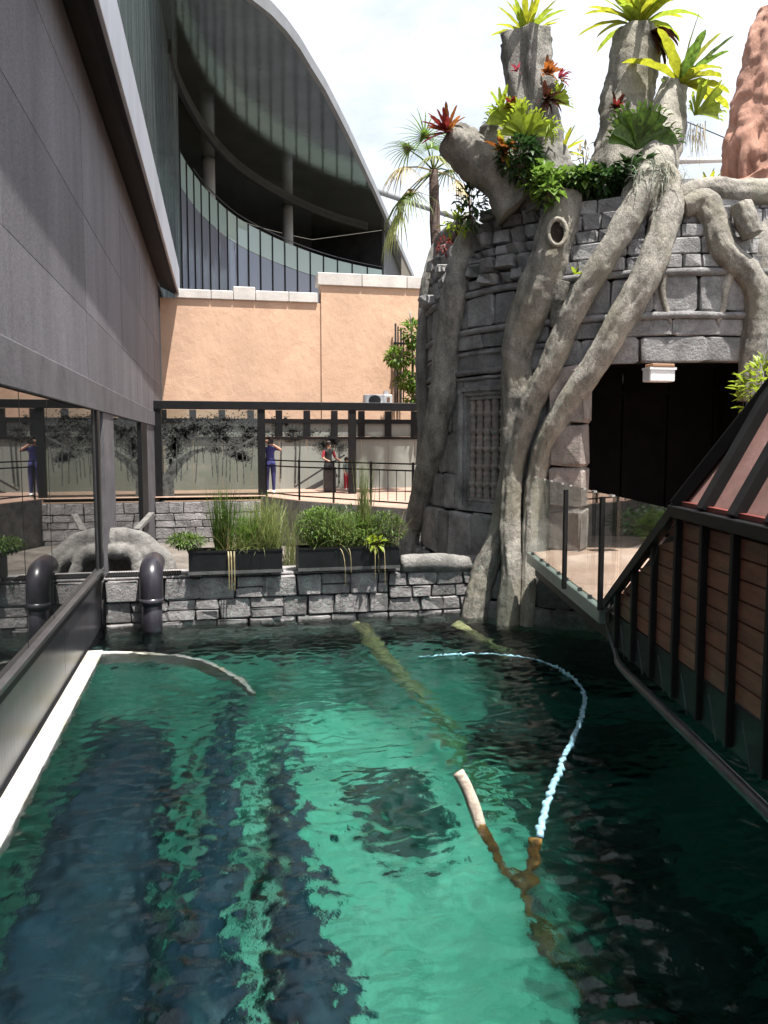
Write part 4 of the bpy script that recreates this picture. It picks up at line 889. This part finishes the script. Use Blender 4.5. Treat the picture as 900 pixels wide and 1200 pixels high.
rosette('bromeliad', dpt(660, 178, 12.0), (.5, -.2, .6), 7, .42, .075, 'leafyel', 'yellow bromeliad between the two tall stumps', 'bromeliad', (.1, 1.0), .3, None, 12, wprof=wlong, m2='straw')
rosette('bromeliad', dpt(830, 222, 12.6), (0, -.2, 1), 11, .36, .07, 'leafyel', 'row of yellow spiky leaves behind the horizontal limb', 'bromeliad', (.2, 1.3), .2, None, 13, wprof=wlong)
rosette('bromeliad', dpt(600, 128, 11.6), (-.4, -.6, .5), 12, .24, .07, 'redleaf', 'dark red leaves between the stub and the fluted stump', 'bromeliad', (.1, 1.3), .4, None, 14, wprof=wlong, m2='leafyel')
rosette('bromeliad', dpt(722, 128, 11.75), (-.2, -.8, .5), 14, .24, .06, 'brownleaf', 'brown maroon leaves on the smooth stump above the big staghorn', 'bromeliad', (.1, 1.3), .4, None, 15, wprof=wlong, m2='redleaf')
rosette('bromeliad', dpt(640, 118, 11.7), (.2, -.8, .3), 14, .30, .08, 'brownleaf', 'brown papery leaves on the fluted stump', 'bromeliad', (.1, 1.4), .9, None, 16, wprof=wlong)
staghorn(dpt(616, 163, 11.6), (-.1, -1, .1), .40, 'leaflime', 'bright lime staghorn fern on the front of the fluted stump', 9, 1, 2.4, .5)
staghorn(dpt(600, 150, 11.7), (-.5, -.8, .1), .36, 'leaflime', 'yellow green staghorn fern high on the side of the fluted stump', 7, 2, 2.2, .4)
staghorn(dpt(745, 175, 11.5), (-.1, -1, .1), .52, 'stag', 'large dark green staghorn fern between the smooth and slanted stumps', 11, 3, 2.2, .6)
staghorn(dpt(813, 135, 11.6), (.5, -.9, .1), .42, 'leaflime', 'lime staghorn fern on the side of the slanted stump', 9, 4, 2.6, .5)
staghorn(dpt(648, 122, 11.9), (.5, -.8, .1), .28, 'leaflime', 'small staghorn fern on the edge of the fluted stump', 7, 5, 2.2, .6)
rosette('ribbon_fern', dpt(644, 152, 11.55), (.2, -.8, .4), 14, .34, .028, 'leaflime', 'drooping ribbon fern below the lime staghorn', 'fern', (.2, 1.3), 2.2, None, 21)
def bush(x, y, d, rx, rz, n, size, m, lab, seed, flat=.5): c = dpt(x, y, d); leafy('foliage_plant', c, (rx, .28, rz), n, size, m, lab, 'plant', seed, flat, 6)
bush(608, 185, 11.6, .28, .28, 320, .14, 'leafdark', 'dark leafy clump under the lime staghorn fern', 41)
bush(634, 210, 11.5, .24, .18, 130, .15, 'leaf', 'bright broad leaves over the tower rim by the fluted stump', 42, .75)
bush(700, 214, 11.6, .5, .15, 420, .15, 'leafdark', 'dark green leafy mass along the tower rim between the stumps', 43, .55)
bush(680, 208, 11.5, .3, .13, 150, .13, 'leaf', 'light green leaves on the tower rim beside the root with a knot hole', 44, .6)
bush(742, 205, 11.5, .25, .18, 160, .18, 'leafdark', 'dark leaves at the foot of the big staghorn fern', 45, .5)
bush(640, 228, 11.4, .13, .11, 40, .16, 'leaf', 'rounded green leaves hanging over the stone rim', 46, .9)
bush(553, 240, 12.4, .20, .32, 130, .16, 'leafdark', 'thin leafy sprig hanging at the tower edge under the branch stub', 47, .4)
bush(535, 262, 12.6, .18, .20, 70, .16, 'leaflime', 'pale sprig on top of the root pair at the tower edge', 48, .35)
bush(521, 287, 13.6, .12, .12, 40, .10, 'redleaf', 'reddish leaves behind the outermost root', 49, .4)
bush(685, 185, 13.4, .22, .2, 60, .14, 'straw', 'dry pinkish twigs between the stumps', 50, .3)
rnd = random.Random(77); mb = MB(); c = dpt(771, 215, 11.15)
for _ in range(340):
    p = c+Vector((rnd.gauss(0, .19), rnd.gauss(0, .09), rnd.gauss(0, .18))); mb.add(*strip(p, (rnd.uniform(-1, 1), rnd.uniform(-1, .3), rnd.uniform(-.3, 1)), rnd.uniform(.15, .32), .014, rnd.uniform(1, 5), 6, wprof=lambda t: 1-.7*t))
tag(mb.build('air_moss', 'moss_air', None, True), 'grey green tangle of air plant draped at the foot of the slanted stump', 'plant')
mb = MB(); c = dpt(816, 150, 11.6)
for _ in range(45):
    p = c+Vector((rnd.gauss(0, .08), rnd.gauss(0, .05), rnd.uniform(-.15, .1))); mb.add(*strip(p, (rnd.uniform(-.5, .5), rnd.uniform(-.5, .2), -.6), rnd.uniform(.2, .5), .014, 2, 6, wprof=lambda t: 1-.7*t))
tag(mb.build('hanging_roots', 'straw', None, True), 'thin hanging roots below the lime staghorn on the slanted stump', 'plant')
# little sprout on the root
rosette('sprout', on_tower(674, 322, .3), (0, -.5, 1), 6, .14, .05, 'leaflime', 'tiny bright sprout growing between two roots', 'plant', (.2, 1.2), .4, None, 60, wprof=wlong)

# ================================================================== BACKGROUND: palm, tree, red rock, pole
pm = thing('palm_tree', Vector((at_d(512, 330, 24).x, at_d(512, 330, 24).y, 0)), 'thin fan palm with drooping dry fronds behind the tower', 'palm tree')
top = at_d(508, 200, 24); bs = pm.location
V, F = tubedata([(bs.x, bs.y, -1.3), (bs.x+.02, bs.y, 5), (top.x, top.y, top.z)], [.22, .18, .14], 12, True, .15, 6, 12); mk('trunk', V, F, 'palmtrunk', pm, True)
rnd = random.Random(8)
def fan(base, d, size, m, droop):
    mb = MB(); d = Vector(d).normalized(); tip = Vector(base)+d*size*.9; mb.tube([base, (Vector(base)+tip)/2+Vector((0, 0, .06)), tip], [.03, .025, .015], 5)
    s = d.cross(Vector((0, 0, 1))); s = s.normalized() if s.length > .01 else Vector((1, 0, 0)); u = s.cross(d)
    for k in range(22):
        a = -2.0+4.0*k/21; dd = d*cos(a)+s*sin(a)+u*.1; mb.add(*strip(tip, dd, size*rnd.uniform(.75, 1.0), .06, droop, 4, wprof=lambda t: (1-t)**.7+.05))
    mb.build('frond', m, pm, True)
for i, (dx, dy, dz, sz, m, dr) in enumerate(((-.9, -.3, .5, .8, 'leaf', 1.0), (-.5, -.6, .9, .8, 'leaf', .8), (.4, -.6, .9, .75, 'leaf', .9), (.9, -.2, .5, .75, 'grass2', 1.2), (-1, -.4, -.1, .9, 'straw', 1.8), (-.8, -.5, -.8, 1.15, 'leaf', 1.6), (-.6, -.2, -.5, .9, 'straw', 2.2), (.7, -.4, -.4, .7, 'straw', 2.2), (.1, .6, 1, .8, 'leaf', .8), (-.9, .2, -1.1, 1.3, 'grass2', 1.7), (.5, .5, .2, .8, 'leafdark', 1.2), (-.2, -.8, .1, .7, 'grass2', 1.5))):
    fan(top, (dx, dy, dz), sz*1.35, m, dr)
def fantree(): pass
tr_ = thing('leafy_tree', Vector((at_y(492, 470, 25.8).x, 27.0, 0)), 'slim leafy tree against orange wall beside the tower', 'tree')
b_ = tr_.location; V, F = tubedata([(b_.x, 27.0, 0), (b_.x+.05, 27.0, 2.7), (b_.x+.02, 26.9, 4.6), (b_.x-.1, 26.8, 6.0)], [.07, .06, .04, .02], 8, True, .1, 5, 4); mk('trunk', V, F, 'bark_grey', tr_, True)
mb = MB(); rnd = random.Random(12)
for x, y, rx_, rz_, n in ((483, 392, .28, .45, 130), (466, 418, .36, .30, 150), (488, 415, .4, .35, 120), (480, 447, .42, .25, 140), (492, 465, .5, .2, 120)): leaf_cloud(mb, at_y(x, y, 26.8), (rx_, .25, rz_), n, .26, rnd, .5)
mb.build('crown', 'leaf', tr_, True)
rr = thing('red_rock_spire', at_d(915, 420, 24), 'tall rough red rock spire rising behind the tower', 'rock')
c = at_d(920, 300, 24); P = []; R = []
for y, xl in ((420, 818), (300, 832), (220, 845), (190, 850), (150, 856), (120, 862), (90, 868), (60, 874), (35, 881), (18, 888), (12, 892)):
    xr = 915-(220-y)*.045 if y < 220 else 940; cx = max((xl+xr)/2+4, xl+3); cx = (xl+max(xr, xl+6)+14)/2; P.append(at_d(cx, y, 24)); R.append(max(cx-xl, 2)*24/FPX)
V, F = tubedata(P, R, 60, True, 0, 1.1, 9); Q, _ = catmull(P, R, 9); ns = 60
for i in range(len(Q)):
    for k in range(ns):
        v = V[i*ns+k]; o = (v-Q[i]); p = Vector((v.x*1.1, v.y*1.1, v.z*.22)); f = abs(noise.noise(p*1.3))*.3+abs(noise.noise(p*3.1))*.3+abs(noise.noise(p*7))*.12+.12*noise.noise(v*2.2)+.08*noise.noise(v*5)
        V[i*ns+k] = Q[i]+o*(1.14-f)
mk('rock', V, F, 'redrock', rr, True)
def pole(name, a, b, r, m, lab, cat): V, F = tubedata([a, b], [r, r], 10); return tag(mk(name, V, F, m, None, True), lab, cat)
pole('steel_strut', at_d(436, 222, 92), at_d(590, 273, 92), .34, 'roof_edge', 'pale grey sloping steel strut behind the palm', 'strut')
pole('steel_strut', at_d(795, 189, 30), at_d(850, 187, 30), .11, 'white', 'pale horizontal steel bar running to the red rock', 'strut')
pole('wire', at_d(770, 128, 28), at_d(860, 166, 28), .018, 'metal_dark', 'thin dark wire behind the slanted stump', 'wire')
pole('lamp_pole', at_d(551, 205, 40), at_d(551, 600, 40), .08, 'metal_grey', 'thin grey pole between the palm and the tower', 'pole')

# ================================================================== BRIDGE
br = thing('glass_bridge', sd(3, 9, 0), 'footbridge with pink deck and frameless glass balustrade leading to the dark doorway', 'bridge')
SB = 2.12
poly = [sd(SB+.16, 3.0, 0), sd(SB+.16, 7.55, 0), sd(SB+.03, 7.56, 0), sd(SB+.03, 11.42, 0), sd(3.2, 12.3, 0), sd(5.6, 12.0, 0), sd(5.6, 3.0, 0)]
V = [p+Vector((0, 0, .0)) for p in poly]+[p+Vector((0, 0, -.14)) for p in poly]; n = len(poly)
mk('deck', V, [list(range(n))[::-1], [n+i for i in range(n)]]+[[i, (i+1) % n, n+(i+1) % n, n+i] for i in range(n)], 'floor', br)
MB().bar(sd(SB-.02, 7.55, -.075), sd(SB-.02, 11.45, -.075), .07, .15).build('deck_edge', 'edgeglass', br, bevel=.008)
MB().bar(sd(SB+.12, 3.0, -.24), sd(SB+.12, 11.40, -.24), .12, .18).build('steel_beam', 'metal_dark', br)
ds = [11.4, 10.35, 9.3, 8.25, 7.2, 6.0]
for a, b in zip(ds[1:], ds[:-1]):
    SQ = SB
    if a < 7:
        tz = lambda d_: min(1.07, .06+(7.70-d_)*1.11/1.90); V = [sd(SQ+k_, d_, z_) for k_ in (0, .018) for d_, z_ in ((7.19, tz(7.19)), (5.95, 1.08), (5.95, 1.1), (7.19, 1.1))]
        gp = mk('pane', V, [[0,1,2,3],[7,6,5,4],[0,4,5,1],[1,5,6,2],[2,6,7,3],[3,7,4,0]], 'glass', br); continue
    gp = MB().bar(sd(SQ, a+.01, .555), sd(SQ, b-.01, .555), .018, 1.09).build('pane', 'glass', br)
    for f in (.2, .8):
        q = a+(b-a)*f; MB().bar(sd(SQ, q-.05, 1.095), sd(SQ, q+.05, 1.095), .03, .02).build('clip', 'steel', gp); MB().bar(sd(SQ-.02, q-.03, .02), sd(SQ-.02, q+.03, .02), .035, .035).build('clamp', 'metal_grey', gp)
for x, y in ((661, 690), (703, 715)):
    p = at_z(x, y, 0.0); MB().box(p.x-.02, p.x+.02, p.y-.02, p.y+.02, .0, 1.08).build('post', 'metal_dark', br)
for a, b in ((3.2, 5.4), (5.42, 7.6), (7.62, 9.8), (9.82, 11.3)): MB().bar(sd(5.5, a, .555), sd(5.5, b, .555), .018, 1.09).build('pane', 'glass', br)

# ================================================================== HUT (boat-like timber shelter)
hu = thing('timber_shelter', sd(3, 5.5, -.4), 'timber clad shelter with black steel ribs and steep pink sheet roof over the bridge', 'shelter')
SH = 2.16; ZB = 1.09; SL = Vector((.47, .88)); LEN = 2.0
dr = [7.68, 7.25, 6.77, 6.28, 5.79, 5.32, 4.84, 4.36, 3.88, 3.40, 2.92, 2.44]
def topz(d): return min(ZB, -.02+(7.70-d)*(ZB+.02)/1.90)            # raked far end
for i, d in enumerate(dr):
    if i == 0: continue
    z1 = topz(d); MB().bar(sd(SH-.012, d, -.30), sd(SH-.012, d, z1), .05, .055, sd(1, 0, 0)).build('rib', 'metal_dark', hu, bevel=.006)
    MB().bar(sd(SH-.07, d+.045, -.28), sd(SH-.075, d+.16, -.02), .008, .008).build('bracket', 'metal_grey', hu)
MB().bar(sd(SH-.03, 7.72, -.06), sd(SH-.03, 5.80, ZB+.02), .07, .09).build('raked_beam', 'metal_dark', hu, bevel=.006)
MB().bar(sd(SH-.03, 5.86, ZB), sd(SH-.03, 2.2, ZB), .09, .085).build('top_beam', 'metal_dark', hu, bevel=.006)
for a, b in zip(dr[:-1], dr[1:]):                                       # a far, b near; boards fill each bay
    z = 0.0; hb = .128
    while z < ZB-.05:
        za = min(topz(a)-.03, z+hb-.012); zb = min(topz(b)-.03, z+hb-.012)
        if zb > z+.01:
            aa = a-.01 if za > z else max(b+.03, 7.70-(z+.04)*1.90/(ZB+.02)); za2 = max(za, z+.002); s0 = SH+.01+random.uniform(-.003, .003)
            V = [sd(s0, aa, z), sd(s0, b+.01, z), sd(s0, b+.01, zb), sd(s0, aa, za2), sd(s0+.02, aa, z), sd(s0+.02, b+.01, z), sd(s0+.02, b+.01, zb), sd(s0+.02, aa, za2)]
            mk('board', V, [[0,1,2,3],[7,6,5,4],[0,4,5,1],[1,5,6,2],[2,6,7,3],[3,7,4,0]], 'wood', hu)
        z += hb
MB().bar(sd(SH+.05, 5.76, ZB/2-.01), sd(SH+.05, 2.2, ZB/2-.01), .02, ZB-.06).build('lining', 'planter', hu)
MB().bar(sd(SH+.015, 7.6, -.15), sd(SH+.015, 2.2, -.15), .03, .28).build('skirt', 'planter', hu)
mk('end_panel', [sd(SH+.034+k_, d_, z_) for k_ in (0, .02) for d_, z_ in ((7.66, -.02), (5.78, -.02), (5.78, ZB-.02))], [[0,1,2],[5,4,3],[0,3,4,1],[1,4,5,2],[2,5,3,0]], 'planter', hu)
V, F = tubedata([sd(SH, 7.72, -.05), sd(SH, 7.55, -.22), sd(SH, 7.3, -.38), sd(SH, 7.1, -.45), sd(SH, 6.0, -.47), sd(SH, 2.2, -.50)], [.012, .014, .02, .036, .04, .04], 10, True, 0, 1, 4); mk('lower_pole', V, F, 'metal_grey', hu, True)
def rf(d, t_, off=0, side=1):
    s = SH+SL.x*t_-SL.y*off; z = ZB+.03+SL.y*t_+SL.x*off
    if side < 0: s = 2*(SH+SL.x*LEN)-s
    return sd(s, d, z)
for side in (1, -1):
    for i in range(4, len(dr)-1):
        a, b = dr[i], dr[i+1]; a1 = a-.02; rake = .22
        V = [rf(a-.03, 0.02, 0, side), rf(b+.03, 0.02, 0, side), rf(b+.03-rake*2.0*(1 if i == 4 else 0)*0, LEN, 0, side), rf(a-.03-(1.0 if i == 4 else 0)*.40, LEN, 0, side)]
        W2 = [rf(a-.03, 0.02, -.02, side), rf(b+.03, 0.02, -.02, side), rf(b+.03, LEN, -.02, side), rf(a-.03-(1.0 if i == 4 else 0)*.40, LEN, -.02, side)]
        rpn = mk('roof_panel', V+W2, [[0,1,2,3],[7,6,5,4],[0,4,5,1],[1,5,6,2],[2,6,7,3],[3,7,4,0]], 'roofpan', hu)
        MB().bar(rf(a-.05, .03, .012, side), rf(b+.05, .03, .012, side), .05, .03).build('roof_trim', 'redtrim', rpn)
        MB().bar(rf(b, 0, .025, side), rf(b, LEN, .025, side), .10, .09, Vector((0, 0, 1))).build('roof_rib', 'metal_dark', hu, bevel=.006)
    MB().bar(rf(5.80, 0, .03, side), rf(4.86, LEN, .03, side), .10, .09).build('verge', 'metal_dark', hu, bevel=.006)
MB().bar(rf(4.9, LEN), rf(2.2, LEN), .12, .12).build('ridge', 'metal_dark', hu)
# leafy shrub beyond the shelter, in front of the doorway edge
c = at_d(890, 462, 9.2); leafy('shrub', c, (.22, .25, .42), 240, .13, 'leaflime', 'yellow green leafy shrub beside the shelter roof', 'shrub', 71, .5, 8, base=Vector((c.x, c.y, 0.002)))

# ================================================================== THINGS IN THE WATER
hp = [at_z(x, y, -1.09) for x, y in ((490, 769), (515, 767), (545, 766), (590, 767), (625, 772), (655, 783), (677, 800), (685, 820), (679, 845), (664, 880), (650, 915), (640, 945), (631, 978))]
rnd = random.Random(3); hq, hr = catmull(hp, [.010, .012, .014, .016, .018, .019, .021, .022, .023, .024, .025, .026, .026], 14)
hq = [p+Vector((rnd.gauss(0, .009), rnd.gauss(0, .009), -.012+rnd.gauss(0, .009))) for p in hq]
V, F = tubedata(hq, hr, 10); tag(mk('hose', V, F, 'hose', None, True), 'pale blue floating hose curving across the water to the forked branch', 'hose')
fb = thing('forked_branch', at_z(620, 1040, -1.5), 'forked algae covered branch with one bare pale arm out of the water', 'branch')
wl_ = at_z(563, 966, -1.10); tip = at_d(537, 905, (wl_-EYE).dot(FW)+.05)
V, F = tubedata([tip, tip.lerp(wl_, .5)+Vector((.012, 0, 0)), wl_-Vector((0, 0, .02))], [.042, .044, .044], 14, True, .10, 8, 6); mk('bare_arm', V, F, 'stick', fb, True)
jn = at_w(618, 1045, -1.6)
V, F = tubedata([wl_-Vector((0, 0, .01)), wl_.lerp(jn, .5)+Vector((-.03, 0, -.02)), jn], [.042, .038, .038], 14, True, .25, 9, 8); mk('algae_arm', V, F, 'algstick', fb, True)
u2 = at_z(627, 982, -1.085)
V, F = tubedata([u2, at_w(625, 1010, -1.32), jn, at_w(632, 1085, -1.95), at_w(665, 1130, -2.5), at_w(700, 1180, -3.2)], [.044, .046, .048, .044, .04, .035], 14, True, .25, 9, 8); mk('algae_arm', V, F, 'algstick', fb, True)
V, F = tubedata([at_z(420, 738, -1.24), at_w(450, 768, -1.55), at_w(500, 822, -2.1), at_w(545, 885, -2.6), at_w(590, 945, -3.1)], [.14, .12, .09, .07, .05], 14, True, .22, 5, 8); tag(mk('sunken_log', V, F, 'mosslog', None, True), 'mossy sunken log sloping down from the pool wall below the planter', 'log')
V, F = tubedata([at_z(535, 735, -1.13), at_w(560, 745, -1.3), at_w(600, 770, -1.9)], [.10, .10, .08], 12, True, .2, 5, 6); tag(mk('sunken_log', V, F, 'mosslog', None, True), 'short mossy log just under water at the foot of the roots', 'log')
def rock(p, r, seed, lab, m='poolrock'):
    bm = bmesh.new(); bmesh.ops.create_icosphere(bm, subdivisions=4, radius=1)
    for v in bm.verts:
        q = v.co.copy(); f = 1+.32*noise.noise(q*1.3+Vector((seed*7.1, 0, 0)))+.14*noise.noise(q*3.3+Vector((0, seed*3, 0))); v.co = Vector((q.x*r[0]*f, q.y*r[1]*f, q.z*r[2]*f))
    me = bpy.data.meshes.new('submerged_rock'); bm.to_mesh(me); bm.free(); me.materials.append(M[m]); me.polygons.foreach_set('use_smooth', [True]*len(me.polygons))
    o = bpy.data.objects.new('submerged_rock', me); COL.objects.link(o); o.location = p; return tag(o, lab, 'rock')
for i, (x, y, z, r, lab) in enumerate(((478, 945, -2.55, (.42, .75, .25), 'dark rock shape imitating a surface reflection in the middle of the pool'), (425, 925, -2.65, (.22, .3, .15), 'small dark rock shape imitating the edge of the same reflection'),  # these two dark shapes stand in for a reflection on the surface
        (350, 884, -2.3, (.10, .16, .08), 'small dark stone on the bright pool bed'), (560, 1010, -2.75, (.28, .3, .15), 'dark sunken rock below the forked branch'), (720, 975, -2.2, (.35, .5, .3), 'dark sunken rock under the edge of the timber shelter'),
        (600, 850, -2.1, (.5, .35, .3), 'dark sunken rock between the sunken log and the hose'), (800, 1120, -2.5, (.6, .6, .35), 'big dark sunken rock in the shaded water beneath the shelter'), (700, 860, -2.3, (.8, .5, .3), 'long dark sunken rock inside the curve of the hose'))):
    rock(at_w(x, y, z-.55), r, i, lab)
fl = thing('dead_leaf', at_z(138, 733, -1.085), 'brown dead frond floating beside the elbow pipe', 'leaf')
q = fl.location; mb = MB(); rnd = random.Random(2)
for k in range(5): mb.add(*strip(q+Vector((rnd.uniform(-.05, .05), 0, .01)), (rnd.choice((-1, 1)), rnd.uniform(-.6, .6), .05), .2, .035, .1, 4))
mb.build('frond', 'brownleaf', fl)
